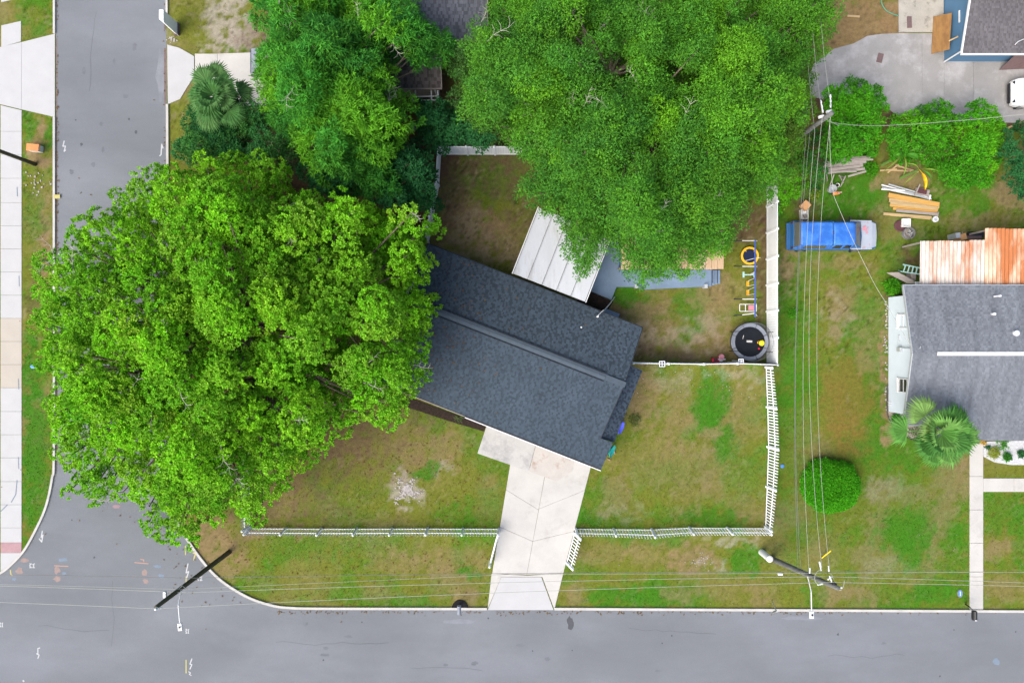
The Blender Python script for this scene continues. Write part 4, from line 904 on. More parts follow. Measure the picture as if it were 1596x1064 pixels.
bp = MB(); bp.box(-.26, .04, 1.76, .07, .22, .06); put(bp, 'brake_light', 'maroon', tk)

wc = thing('car', 'white car entering the frame at the right edge of the concrete yard', 'car', P3(1630, 145))
cx, cy = P(1580, 142, .9); cx += 2.2
M_, put, body = vehicle(wc, cx, cy, math.pi, 4.4, 1.8, [(-2.2, .8, .4, .9), (-2.1, .88, .3, .95), (1.2, .9, .28, .96), (1.8, .88, .3, .86), (2.08, .80, .34, .76), (2.16, .62, .4, .62)],
    [('cabin', 'car_white', [(-1.9, .8, .55, .92, 1.0), (-1.3, .82, .62, .92, 1.42), (.3, .82, .62, .92, 1.44), (.42, .82, .6, .92, 1.38)])], {'body': 'car_white'}, [(1.4, -1), (1.4, 1), (-1.4, -1), (-1.4, 1)], .33)
wsn = MB(); wsn.add([(1.12, -.76, .97), (1.12, .76, .97), (.43, .60, 1.40), (.43, -.60, 1.40)], [(0, 1, 2, 3)]); put(wsn, 'windscreen', 'glass_dark', wc)
bp = MB(); bp.box(2.14, 0, .45, .16, 1.3, .24); put(bp, 'front_bumper', 'black_plastic', wc, bevel=.05)
for s in (-1, 1): hl = MB(); hl.box(1.98, s*.62, .74, .26, .22, .1, s*-.5); put(hl, 'headlight', 'glass_dark', wc, bevel=.03)
dc = thing('car', 'dark car parked nose-in on the pad under the upper left tree', 'car', P3(430, 96))
cx, cy = P(388, 96, .9); cx += 2.2
M_, put, body = vehicle(dc, cx, cy, math.pi, 4.4, 1.8, [(-2.2, .8, .4, .9), (-2.1, .88, .3, .95), (1.2, .9, .28, .98), (1.9, .9, .3, .95), (2.12, .86, .34, .9), (2.16, .75, .4, .7)],
    [('cabin', 'car_dark', [(-1.9, .8, .55, .92, 1.0), (-1.3, .82, .62, .92, 1.52), (1.2, .82, .66, .92, 1.54), (1.3, .82, .64, .92, 1.5)])], {'body': 'car_dark'}, [(1.4, -1), (1.4, 1), (-1.4, -1), (-1.4, 1)], .33)
wsn = MB(); wsn.add([(2.02, -.78, .99), (2.02, .78, .99), (1.32, .64, 1.52), (1.32, -.64, 1.52)], [(0, 1, 2, 3)]); put(wsn, 'rear_window', 'pad_grey', dc)

# ------------------------------------------------------------------ poles, wires, street lamps
def upole(label, base, top, zt, r0, r1, m):
    t = thing('utility_pole', label, 'utility pole', P3(*base)); a = Vector(P3(*base)); b = Vector(P3(*top, zt))
    mb = MB(); mb.tube([a.lerp(b, k/6) for k in range(7)], [r0+(r1-r0)*k/6 for k in range(7)], 12); mb.build('shaft', m, t, smooth=True)
    return t, a, b
p1, a1, b1 = upole('dark wooden utility pole leaning across the picture at the lower left corner kerb', (357, 860), (243, 946), 9.2, .16, .11, 'pole_wood')
p2, a2, b2 = upole('grey utility pole with insulators and cable loops beside the white cylinder', (1202, 870), (1306, 916), 9.2, .18, .12, 'pole_grey')
p3, a3, b3 = upole('utility pole rising out of the foliage at the upper right, carrying two transformers', (1197, 250), (1297, 176), 9.2, .16, .12, 'pole_grey')
p4, a4, b4 = upole('dark wooden utility pole standing in the left verge, running out of frame', (55, 256), (-137, 185), 9.2, .13, .1, 'pole_wood')
def lamp(label, base, head, z):
    t = thing('street_lamp', label, 'street lamp', P3(*base, z), 'street lamps on the utility poles')
    p, q = Vector(P3(*base, z)), Vector(P3(*head, z+.5)); d = (q-p); d.z = 0; d.normalize()
    MB().tube([p, p.lerp(q, .4)+Vector((0, 0, .25)), q], .03, 7).build('arm', 'lamp_grey', t)
    a = math.atan2(d.y, d.x); c = q+d*.22
    MB().box(c.x, c.y, c.z, .42, .24, .12, a).build('head', 'lamp_grey', t, bevel=.03)
    MB().lathe(c.x, c.y, [(.05, c.z+.05), (.05, c.z+.13)], 8).build('photocell', 'black_plastic', t)
    MB().box(c.x+d.x*.06, c.y+d.y*.06, c.z-.07, .3, .18, .04, a).build('lens', 'ceramic', t)
lamp('street lamp on a short arm over the road at the dark leaning lower left pole', (282, 920), (280, 970), 7.0)
lamp('street lamp on a long white arm at the grey lower right pole', (1259, 898), (1265, 951), 6.6)
def insul(t, x, y, z, ang=0, L_=.3, m='ceramic'):
    p = Vector(P3(x, y, z)); d = Vector((math.cos(ang), math.sin(ang), 0)); mb = MB()
    k = 6; mb.tube([p+d*L_*(i/k) for i in range(k+1)], [.05 if i % 2 else .028 for i in range(k+1)], 8); mb.build('insulator', m, t)
insul(p1, 243, 947, 9.1); MB().lathe(*P(245, 947, 9.2), [(.06, 9.2), (.09, 9.3), (.05, 9.42)], 10).build('insulator', 'ceramic', p1)
MB().box(*P(257, 926, 7.6), 7.6, .16, .34, .18).build('junction_box', 'ceramic', p1, bevel=.03)
MB().tube([P3(278, 918, 6.9), P3(284, 912, 7.1), P3(288, 916, 7.0), P3(292, 918, 6.8)], .02, 5).build('cable_loop', 'wire_pale', p1)
insul(p2, 1262, 893, 7.4, 1.5); insul(p2, 1280, 889, 8.4, 1.75, .5); insul(p2, 1292, 890, 8.7, 1.6, .3); insul(p2, 1293, 897, 8.7, -1.2, .4); insul(p2, 1290, 903, 8.6, .6, .3)
insul(p2, 1304, 916, 9.1, .1, .3)
MB().lathe(*P(1301, 910, 8.9), [(.09, 8.6), (.1, 8.95), (.05, 9.0)], 10).build('cutout', 'black_plastic', p2)
MB().box(*P(1216, 894, 3.0), 3.0, .28, .14, .2).build('junction_box', 'ceramic', p2, bevel=.03)
MB().tube([P3(*q, 8.5) for q in catmull([(1281, 887), (1274, 890), (1270, 898), (1271, 906), (1276, 911), (1280, 908)], 4)], .014, 4).build('cable_loop', 'wire_pale', p2)
MB().tube([P3(*q, 9.0) for q in catmull([(1306, 918), (1311, 919), (1315, 912), (1316, 904)], 4)], .016, 4).build('cable_loop', 'wire_pale', p2)
MB().tube([P3(*q, 8.6) for q in catmull([(1293, 893), (1297, 896), (1300, 903)], 4)], .014, 4).build('cable_loop', 'wire_pale', p2)
insul(p2, 1274, 911, 8.3, .2, .3)
MB().tube([a2+(b2-a2)*.08+Vector((.14, -.05, 0)), a2+(b2-a2)*.7+Vector((.12, -.05, 0))], .03, 6).build('conduit', 'alu_grey', p2)
for x, y in ((1280, 182), (1292, 174)): MB().box(*P(x, y, 8.3), 8.3, .28, .14, .16, .2).build('cross_bracket', 'lamp_grey', p3, bevel=.02)
insul(p3, 1283, 176, 8.2, 1.75, .7); insul(p3, 1295, 168, 8.6, 1.6, .7)
MB().tube([P3(1279, 184, 8), P3(1292, 188, 7.6), P3(1308, 196, 6.4)], .016, 4).build('cable_loop', 'wire_pale', p3)
def wire(label, pts, sags, m='wire_pale', r=.0095, group='overhead wires strung between the poles'):
    path = []
    for i in range(len(pts)-1):
        a, b = Vector(P3(*pts[i])), Vector(P3(*pts[i+1])); n = 24
        for k in range(n+(i == len(pts)-2)):
            t_ = k/n; p = a.lerp(b, t_); p.z -= 4*sags[i]*t_*(1-t_); path.append(p)
    o = bpy.data.objects.new('overhead_wire', None); bpy.data.objects.remove(o)
    o = MB().tube(path, r, 5).build('overhead_wire', m); tag(o, label, 'wire', group); return o
wire('outermost of the wires running up the right lawn, ends at the two upper insulators', [(1293, 889, 8.8), (1296, 170, 8.8), (1290, -400, 8.8)], [1.6, 1.4])
wire('second wire from the right running up the right lawn over the round bush', [(1281, 885, 8.5), (1282, 180, 8.5), (1276, -400, 8.5)], [1.6, 1.4])
wire('middle wire running up the right lawn beside the round bush', [(1261, 888, 7.4), (1270, 205, 7.3), (1262, -400, 7.3)], [1.1, 1.2])
wire('darker cable running up the right lawn near the picket fence, left of the pair', [(1244, 886, 6.1), (1256, 215, 6.0), (1256, -400, 6.0)], [.9, 1], 'wire_dark', .011)
wire('darker cable running up the right lawn near the picket fence, right of the pair', [(1248, 886, 6.3), (1262, 210, 6.2), (1259, -400, 6.2)], [1.25, 1.4], 'wire_dark', .011)
wire('lowest long wire over the street strip, from the tip of the dark leaning pole', [(-400, 925, 9.2), (243, 948, 9.2), (1300, 907, 9.0), (2100, 926, 9)], [.1, .35, .1], r=.012)
wire('second long wire from the bottom crossing the driveway mouth', [(-400, 903, 7.2), (290, 923, 7.2), (1285, 898, 7.6), (2100, 928, 7)], [.2, .3, .2], r=.012)
wire('third long wire from the bottom crossing the driveway and walk', [(-400, 904, 7), (278, 918, 7), (800, 894.5, 5.6), (1260, 893, 7), (2100, 898, 6.8)], [.2, 0, 0, .4])
wire('thin dark cable, topmost of the four crossing the street strip', [(-400, 893, 6), (292, 900.5, 6.4), (1240, 890.5, 6), (2100, 896, 6)], [.2, .2, .2], 'wire_dark', .013)
wire('service drop wire crossing the blue truck towards the pale blue gable', [(1294, 178, 8.2), (1300, 306, 6.6), (1352, 420, 4.9), (1380, 470, 4.3), (1422, 541, 3.8)], [.2, .1, .1, .1], r=.012, group='service wires to the houses')
wire('service wire crossing the bushes towards the blue-walled house', [(1292, 190, 7.6), (1370, 196, 5.6), (1470, 190, 4.6), (1596, 178, 4.6), (1660, 172, 4.4)], [.2, .1, .1, .1], r=.013, group='service wires to the houses')

t = thing('marker_post', 'stout white upright cylinder standing beside the grey utility pole', 'post', P3(1187, 860))
x, y = P(1187, 860, 0); MB().lathe(x, y, [(.2, 0), (.2, 1.35)], 20).build('post', 'white_paint', t, smooth=False); MB().lathe(x, y, [(.21, 1.35), (.21, 1.45), (.12, 1.5)], 20).build('cap', 'white_plastic', t)
t = thing('guy_guard', 'yellow guy wire guard sloping up from the grass near the grey pole', 'cable guard', P3(1281, 869))
MB().tube([P3(1281, 869, .05), P3(1295, 858, 1.2)], .035, 6).build('sleeve', 'yellow_guard', t); MB().tube([P3(1296, 857, 1.25), P3(1288, 903, 8.0)], .006, 4).build('guy_wire', 'steel', t)
t = thing('mailbox', 'black mailbox on an arm post at the end of the right front walk', 'mailbox', P3(1505, 941))
MB().tube([P3(1505, 941, 0), P3(1512, 946, 1.0)], .045, 6).build('post', 'black_plastic', t); MB().tube([P3(1512, 946, 1.0), P3(1518, 952, 1.05)], .035, 6).build('arm', 'black_plastic', t)
x, y = P(1519.5, 959, 1.1); m_ = MB(); m_.tube([(x, y+.28, 1.12), (x, y-.28, 1.12)], .13, 12); m_.box(x, y, 1.04, .26, .56, .16); m_.build('box', 'black_plastic', t)
MB().box(x-.03, y-.25, 1.26, .12, .05, .03).build('flag', 'white_paint', t)
t = thing('mailbox', 'grey mailbox standing in a half-round black mulch ring at the kerb', 'mailbox', P3(716, 942))
x, y = P(716, 942, 0); MB().box(x, y, .5, .09, .09, 1.0).build('post', 'wet_grey', t)
x, y = P(715.5, 950, 1.1); m_ = MB(); m_.tube([(x, y+.26, 1.13), (x, y-.28, 1.13)], .12, 12); m_.box(x, y, 1.06, .24, .54, .14); m_.build('box', 'pad_grey', t)
hr = [P(717+13*math.cos(a), 948-14*math.sin(a)) for a in [math.pi*k/14 for k in range(15)]]
MB().prism(hr, -.02, .05).build('mulch_ring', 'black_mulch', kind='structure')
t = thing('street_sign', 'thin grey sign post at the kerb below the white cylinder', 'sign', P3(1203, 936))
MB().tube([P3(1203, 936, 0), P3(1211, 953, 2.0)], .03, 6).build('post', 'alu_grey', t); MB().box(*P(1208, 953, 2.0), 1.95, .3, .02, .2, .5).build('plate', 'alu_grey', t)
t = thing('meter_cover', 'small blue oval lid in the grass left of the right front walk', 'meter cover', P3(1496, 924)); x, y = P(1496, 924)
MB().lathe(x, y, [(.22, 0), (.22, .05)], 18, sx=.8, sy=1.2).build('rim', 'wet_grey', t); MB().lathe(x, y, [(.17, .05), (.17, .06)], 18, sx=.7, sy=1.2).build('lid', 'blue_lid', t); MB().box(x, y, .065, .05, .28, .01).build('slot', 'ceramic', t)
for i, (px, py) in enumerate(((1219, 726), (52, 571))):
    x, y = P(px, py); m_ = MB(); m_.lathe(x, y, [(.12, 0), (.13, .06), (.05, .08)], 12, sx=1+.4*i); tag(m_.build('meter_cover', 'blue_lid'), ('tiny blue lid in the lawn beside the right picket fence', 'small blue lid in the left verge under the tree edge')[i], 'meter cover')
# roadside boxes
t = thing('utility_box', 'tall white utility box at the kerb by the upper left driveway', 'utility box', P3(277, 47))
x, y = P(277, 47); m_ = MB(); m_.prism([P(272, 38), P(279, 38), P(279, 57), P(272, 52)], 0, 2.0); m_.build('cabinet', 'white_vinyl', t, bevel=.03); MB().prism([P(273, 37.5), P(280, 37.5), P(280, 56), P(273, 56)], 0, .25).build('plinth', 'brick_brown', t)
t = thing('utility_box', 'small box with orange lid and white body lying in the left verge', 'utility box', P3(59, 233))
x, y = P(59, 233); MB().box(x, y, .22, .75, .42, .44, -.08).build('body', 'white_plastic', t, bevel=.03); MB().box(x, y, .48, .8, .46, .08, -.08).build('lid', 'orange_plastic', t, bevel=.02)

# ------------------------------------------------------------------ yard clutter on the right
def plank(px1, py1, px2, py2, wd, th, z, m, name='plank', parent=None):
    return MB().beam(P3(px1, py1, z), P3(px2, py2, z), wd, th).build(name, m, parent, bevel=.004)
lp = thing('lumber_pile', 'pile of yellow and pale planks lying in the grass beyond the blue truck', 'lumber', P3(1424, 323))
for a in [(1385, 304, 1464, 319, .30, .05, .34, 'lumber_yellow'), (1386, 312, 1464, 322, .26, .05, .26, 'lumber_pale'), (1388, 316, 1460, 325, .22, .05, .30, 'lumber_pale'), (1387, 320, 1462, 327, .16, .06, .2, 'lumber_yellow'),
          (1392, 325, 1460, 331, .16, .05, .14, 'lumber_yellow'), (1397, 328, 1462, 334, .17, .05, .22, 'lumber_grey'), (1377, 333, 1452, 339, .17, .05, .1, 'lumber_pale'), (1388, 335, 1450, 341, .12, .05, .07, 'lumber_pale'), (1386, 309, 1400, 316, .15, .05, .2, 'lumber_pale'), (1446, 330, 1463, 334, .3, .05, .1, 'lumber_grey')]: plank(*a, parent=lp)
mp_ = thing('metal_strips', 'bundle of pale metal strips lying above the yellow planks', 'metal strips', P3(1410, 298))
for i, a in enumerate([(1374, 288, 1448, 308), (1375, 292, 1440, 307), (1378, 294, 1452, 310), (1385, 287, 1430, 300), (1374, 295, 1410, 297), (1410, 299, 1450, 311)]): plank(*a, .085, .03, .08+.03*i, 'alu_grey' if i % 2 else 'white_paint', 'strip', mp_)
pl = thing('pallet', 'dark brown tray on a grey base at the right end of the metal strips', 'tray', P3(1440, 300))
MB().box(*P(1438, 299, .15), .1, .9, .42, .12, -.2).build('base', 'lumber_grey', pl); MB().box(*P(1437, 298, .2), .2, .62, .3, .06, -.2).build('tray', 'maroon', pl); MB().beam(P3(1426, 305, .3), P3(1434, 287, .5), .06, .05).build('stick', 'lumber_grey', pl); MB().beam(P3(1450, 304, .2), P3(1448, 312, .2), .1, .1).build('bracket', 'white_paint', pl)
ob = thing('board_pile', 'stack of weathered grey boards on trestles below the bright bush', 'boards', P3(1315, 263))
for a in [(1284, 256, 1350, 250, .34, .04, .95), (1283, 262, 1345, 257, .24, .04, .92), (1284, 266, 1340, 259, .16, .04, .98), (1286, 270, 1348, 263, .16, .05, .9), (1290, 268, 1335, 267, .12, .05, 1.0), (1300, 251, 1361, 246, .3, .04, .88), (1294, 263, 1310, 262, .1, .05, 1.03), (1322, 275, 1350, 267, .12, .04, .86)]: plank(*a, 'lumber_grey', 'board', ob)
for a in [(1300, 272, 1291, 296), (1308, 274, 1317, 276), (1309, 274, 1315, 285), (1318, 274, 1310, 291), (1288, 270, 1290, 282)]: MB().beam(P3(a[0], a[1], .85), P3(a[2], a[3], .05), .06, .05).build('trestle_leg', 'lumber_grey', ob)
bk = thing('bucket', 'grey bucket of scrap under the weathered boards', 'bucket', P3(1294, 295)); x, y = P(1294, 296); MB().lathe(x, y, [(.2, 0), (.26, .4), (.24, .4), (.19, .05)], 16).build('pail', 'alu_grey', bk)
t = thing('garden_tool', 'orange-red power tool lying under the weathered boards', 'tool', P3(1305, 301)); x, y = P(1304, 301, .2)
MB().box(x, y, .15, .42, .2, .2, .15).build('housing', 'orange_plastic', t, bevel=.04); MB().box(x+.15, y+.02, .3, .3, .1, .08, .15).build('handle', 'paint_red', t, bevel=.02); MB().tube([(x-.2, y, .1), (x-.45, y-.05, .06)], .03, 6).build('nozzle', 'black_plastic', t)
t = thing('pot', 'white pot beside the orange-red tool', 'pot', P3(1303, 290)); x, y = P(1303, 290); MB().lathe(x, y, [(.1, 0), (.14, .25), (.12, .25), (.09, .04)], 14).build('body', 'white_plastic', t); MB().lathe(x, y, [(.1, .19), (.1, .2)], 12).build('soil', 'mulch', t)
t = thing('cardboard_box', 'orange-brown cardboard square set diamond-wise behind the blue truck', 'box', P3(1256, 319)); x, y = P(1256, 320, .6)
m_ = MB(); m_.box(x, y, .5, .5, .5, .3, .82); m_.build('carton', 'cardboard', t, bevel=.01); MB().box(x, y, .655, .52, .25, .012, .82).build('flap', 'cardboard', t)
t = thing('bin', 'dirty white crate between the cardboard square and the blue truck', 'crate', P3(1254, 335)); x, y = P(1254, 334, .3)
m_ = MB(); m_.box(x, y, .03, .44, .62, .05, .05)
for dx, dy, sx, sy in ((-.21, 0, .03, .62), (.21, 0, .03, .62), (0, .3, .42, .03), (0, -.3, .42, .03), (0, 0, .42, .025)): m_.box(x+dx, y+dy, .18, sx, sy, .3)
m_.build('shell', 'white_plastic', t); MB().box(x+.08, y-.1, .15, .14, .2, .12, .4).build('scrap', 'lumber_grey', t); MB().box(x, y+.15, .14, .34, .2, .12, .1).build('rag', 'white_paint', t)
t = thing('barrel_lid', 'dark maroon round lid on the grass below the planks', 'lid', P3(1402, 352)); x, y = P(1402, 352); MB().lathe(x, y, [(.36, 0), (.38, .08), (.32, .12), (.3, .09)], 22).build('disc', 'maroon', t)
t = thing('tub', 'small white square basin on the maroon lid', 'basin', P3(1411, 345)); x, y = P(1413, 347, .3)
m_ = MB(); m_.box(x, y, .15, .5, .5, .04, -.15)
for dx, dy, sx, sy in ((-.25, 0, .05, .54), (.25, 0, .05, .54), (0, .25, .5, .05), (0, -.25, .5, .05)): m_.box(x+dx, y+dy, .24, sx, sy, .18)
m_.build('basin', 'white_plastic', t, bevel=.015)
t = thing('fire_ring', 'round metal fire ring full of ash below the white basin', 'fire ring', P3(1414, 364)); x, y = P(1414, 364)
ring(MB(), x, y, .38, .33, 0, .28, 24).build('ring', 'wet_grey', t); MB().lathe(x, y, [(.33, .05), (.2, .12), (.05, .14)], 14).build('ash', 'gravel_beige', t)
m_ = MB()
for i in range(9): a = R.uniform(0, 6.28); q = R.uniform(0, .22); m_.box(x+q*math.cos(a), y+q*math.sin(a), .17, R.uniform(.08, .2), .05, .04, R.uniform(0, 3))
m_.build('scraps', 'alu_grey', t)
t = thing('wheel', 'small pale wheel lying at the right end of the plank pile', 'wheel', P3(1457, 342)); x, y = P(1457, 342); ring(MB(), x, y, .19, .11, 0, .12, 20).build('tyre', 'white_paint', t); MB().lathe(x, y, [(.1, .02), (.1, .06)], 12).build('hub', 'alu_grey', t)
t = thing('ladder', 'pale green ladder leaning under the edge of the lower rusty roof', 'ladder', P3(1405, 417))
pa = [(1408, 412, .5), (1445, 420, 1.9)]; pb = [(1404, 423, .5), (1445, 429, 1.9)]
for a, b in (pa, pb): MB().beam(P3(*a), P3(*b), .05, .07).build('side_rail', 'ladder_green', t)
for k in range(6): f = .1+.16*k; q = [tuple(pa[0][j]+(pa[1][j]-pa[0][j])*f for j in range(3)), tuple(pb[0][j]+(pb[1][j]-pb[0][j])*f for j in range(3))]; MB().beam(P3(*q[0]), P3(*q[1]), .06, .04).build('rung', 'ladder_green', t)
for a in ((1404, 423, .5, 1400, 421, 0), (1408, 412, .5, 1410, 414, 0)): MB().beam(P3(*a[:3]), P3(*a[3:]), .05, .06).build('foot', 'ladder_green', t)
t = thing('board', 'wide weathered grey board propped on scrap by the roof corner', 'board', P3(1382, 425)); m_ = MB(); m_.slab3([P3(1382, 425, .4), P3(1414, 441, .7), P3(1435, 443, .9), P3(1400, 424, .6)][::1], .04); m_.build('plank', 'lumber_grey', t); MB().box(*P(1420, 431, .3), .3, .3, .5, .6).build('support', 'lumber_grey', t)
MB().box(*P(1431, 441, 1.0), 1.0, .34, .18, .12).build('cap', 'ceramic', t)
t = thing('scrap_box', 'open brown box against the upper edge of the lower rusty roof', 'box', P3(1502, 368)); m_ = MB(); x, y = P(1502, 369, .8)
m_.box(x, y, .4, .4, .4, .8, .3); m_.build('carton', 'cardboard', t); x, y = P(1493, 367, .8); MB().box(x, y, .42, .3, .34, .84, .1).build('panel', 'alu_grey', t)
t = thing('cart', 'dark low trolley behind the scrap box by the rusty roofs', 'trolley', P3(1520, 367)); MB().box(*P(1522, 366, .5), .4, 1.0, .3, .1, .03).build('bed', 'black_plastic', t); MB().box(*P(1518, 370, .5), .48, 1.0, .2, .08).build('load', 'brick_brown', t); MB().tube([P3(1507, 368, .5), P3(1500, 362, .9)], .02, 5).build('handle', 'lumber_grey', t)
for dx in (-.4, .4): x, y = P(1522, 366, .2); MB().tube([(x+dx, y+.17, .18), (x+dx, y+.2, .18)], .17, 12).build('wheel', 'black_rubber', t)
# leaning plywood, mats, hose and stick at the blue house
t = thing('plywood_sheet', 'orange plywood sheet leaning against the blue wall', 'plywood', P3(1460, 55)); m_ = MB()
m_.slab3([P3(1452, 84, .1), P3(1480, 77, 1.15), P3(1484, 20, 1.15), P3(1455, 26, .1)], .03); m_.build('sheet', 'plywood', t); MB().beam(P3(1479, 64, 1.3), P3(1494, 57, 1.7), .08, .05).build('prop', 'lumber_pale', t)
t = thing('plywood_sheet', 'dark brown plywood sheet leaning below the white eave at the right edge', 'plywood', P3(1580, 100)); m_ = MB(); m_.slab3([P3(1558, 109, .1), P3(1620, 106, .1), P3(1620, 84, 1.3), P3(1582, 86, 1.3)], .03); m_.build('sheet', 'lumber_grey', t); bpy.data.objects[t.children[0].name].data.materials[0] = MATS['brick_brown']
MATS['brick_brown'].name = 'brick_brown'
for i, (px, py, w_, h_, rz, lab) in enumerate(((1416, 36, .3, .74, .03, 'dark red-brown mat on the stained patio slab'), (1371, 91, .36, .6, -.25, 'dark brown mat in the middle of the concrete yard'))):
    x, y = P(px, py); m_ = MB(); m_.box(x, y, .115 if i == 0 else .06, w_, h_, .05, rz); tag(m_.build('mat', 'brick_brown', bevel=.015), lab, 'mat')
hs = MB(); hs.tube([P3(*q, .05) for q in catmull([(1376, -20), (1374, 2), (1380, 15), (1392, 22), (1402, 25)], 6)], .03, 6); tag(hs.build('garden_hose', 'hose_green'), 'green garden hose curving over the bare ground to the patio slab', 'hose')
for i, a in enumerate(((1321, 25, 1340, 26), (1570, 200, 1596, 188))):
    m_ = MB(); m_.beam(P3(a[0], a[1], .05), P3(a[2], a[3], .05), .12, .05); tag(m_.build('plank', 'lumber_pale'), ('short plank lying on the bare orange ground at the top', 'pale plank at the right edge below the concrete yard')[i], 'plank')
t = thing('tire', 'black tyre at the right edge beside the dark bushes', 'tyre', P3(1593, 301)); x, y = P(1593, 301); ring(MB(), x, y, .3, .17, 0, .2, 24).build('rubber', 'black_rubber', t)
dl = MB()
for i in range(6): dl.beam(P3(1370+R.uniform(0, 60), 262+R.uniform(0, 14), .1), P3(1385+R.uniform(0, 50), 254+R.uniform(0, 14), .16), .1, .02)
tag(dl.build('dead_fronds', 'lumber_pale'), 'dry brown fronds heaped under the banana plant', 'dead fronds')
for i, (x0_, y0_, x1_, y1_) in enumerate(((643, 200, 655, 215), (697, 213, 700, 228), (692, 214, 694, 228))):
    pass

# ------------------------------------------------------------------ vegetation
def leaf_cloud(name, T, Nn, nl, Ln, Wd, cols, spread, parent, seed, jitter=.16, upb=.7, droop=0.0):
    """T: tuft points (N,3); Nn outward normals; cols (N,3)."""
    r = np.random.default_rng(seed); n = len(T)*nl
    t = np.repeat(T, nl, 0); nn = np.repeat(Nn, nl, 0); c = np.repeat(cols, nl, 0)
    rd = r.normal(size=(n, 3)); rd /= np.linalg.norm(rd, axis=1)[:, None]+1e-9
    d = nn*.55+rd; d[:, 2] -= droop; d /= np.linalg.norm(d, axis=1)[:, None]+1e-9
    base = t+r.normal(size=(n, 3))*spread
    up = np.array([0, 0, upb])[None]+r.normal(size=(n, 3))*.35+nn*.2
    s = np.cross(d, up); s /= np.linalg.norm(s, axis=1)[:, None]+1e-9
    ls = Ln*r.uniform(.7, 1.25, (n, 1)); ws = Wd*r.uniform(.75, 1.2, (n, 1))
    V_ = np.empty((n, 4, 3)); V_[:, 0] = base; V_[:, 1] = base+d*ls*.5+s*ws*.5; V_[:, 2] = base+d*ls; V_[:, 3] = base+d*ls*.5-s*ws*.5
    F_ = np.arange(n*4).reshape(n, 4)
    c = c*r.uniform(1-jitter, 1+jitter, (n, 1))
    return fastmesh(name, V_.reshape(-1, 3), F_, 'leafy', parent, c)
def lobes_to_tufts(cen, rad, dens, r, flat=.75, inner=.25):
    T = []; Nn = []; I = []
    for i, (c, R_) in enumerate(zip(cen, rad)):
        k = max(6, int(2*math.pi*R_*R_*dens)); v = r.normal(size=(k, 3)); v /= np.linalg.norm(v, axis=1)[:, None]
        v[:, 2] = np.where(v[:, 2] < -.25, -v[:, 2], v[:, 2]); q = R_*(1-inner*r.random(k)**1.5)[:, None]
        T.append(c[None]+v*q*np.array([1, 1, flat])[None]); Nn.append(v); I.append(np.full(k, i))
    return np.concatenate(T), np.concatenate(Nn), np.concatenate(I)
def dart(poly, sp, r, inset, tries=9000, gaps=(), thr=None):
    xs_ = [p[0] for p in poly]; ys_ = [p[1] for p in poly]; pts = []
    X = r.uniform(min(xs_), max(xs_), tries); Y = r.uniform(min(ys_), max(ys_), tries)
    ok = inpoly(X, Y, poly) & (edgedist(X, Y, poly) > inset)
    for gx0, gy0, gr in gaps: ok &= np.hypot(X-gx0, Y-gy0) > gr
    X, Y = X[ok], Y[ok]; A = np.empty((0, 2))
    for x, y in zip(X, Y):
        if len(A) == 0 or np.min(np.hypot(A[:, 0]-x, A[:, 1]-y)) > sp: A = np.vstack([A, (x, y)])
    return A
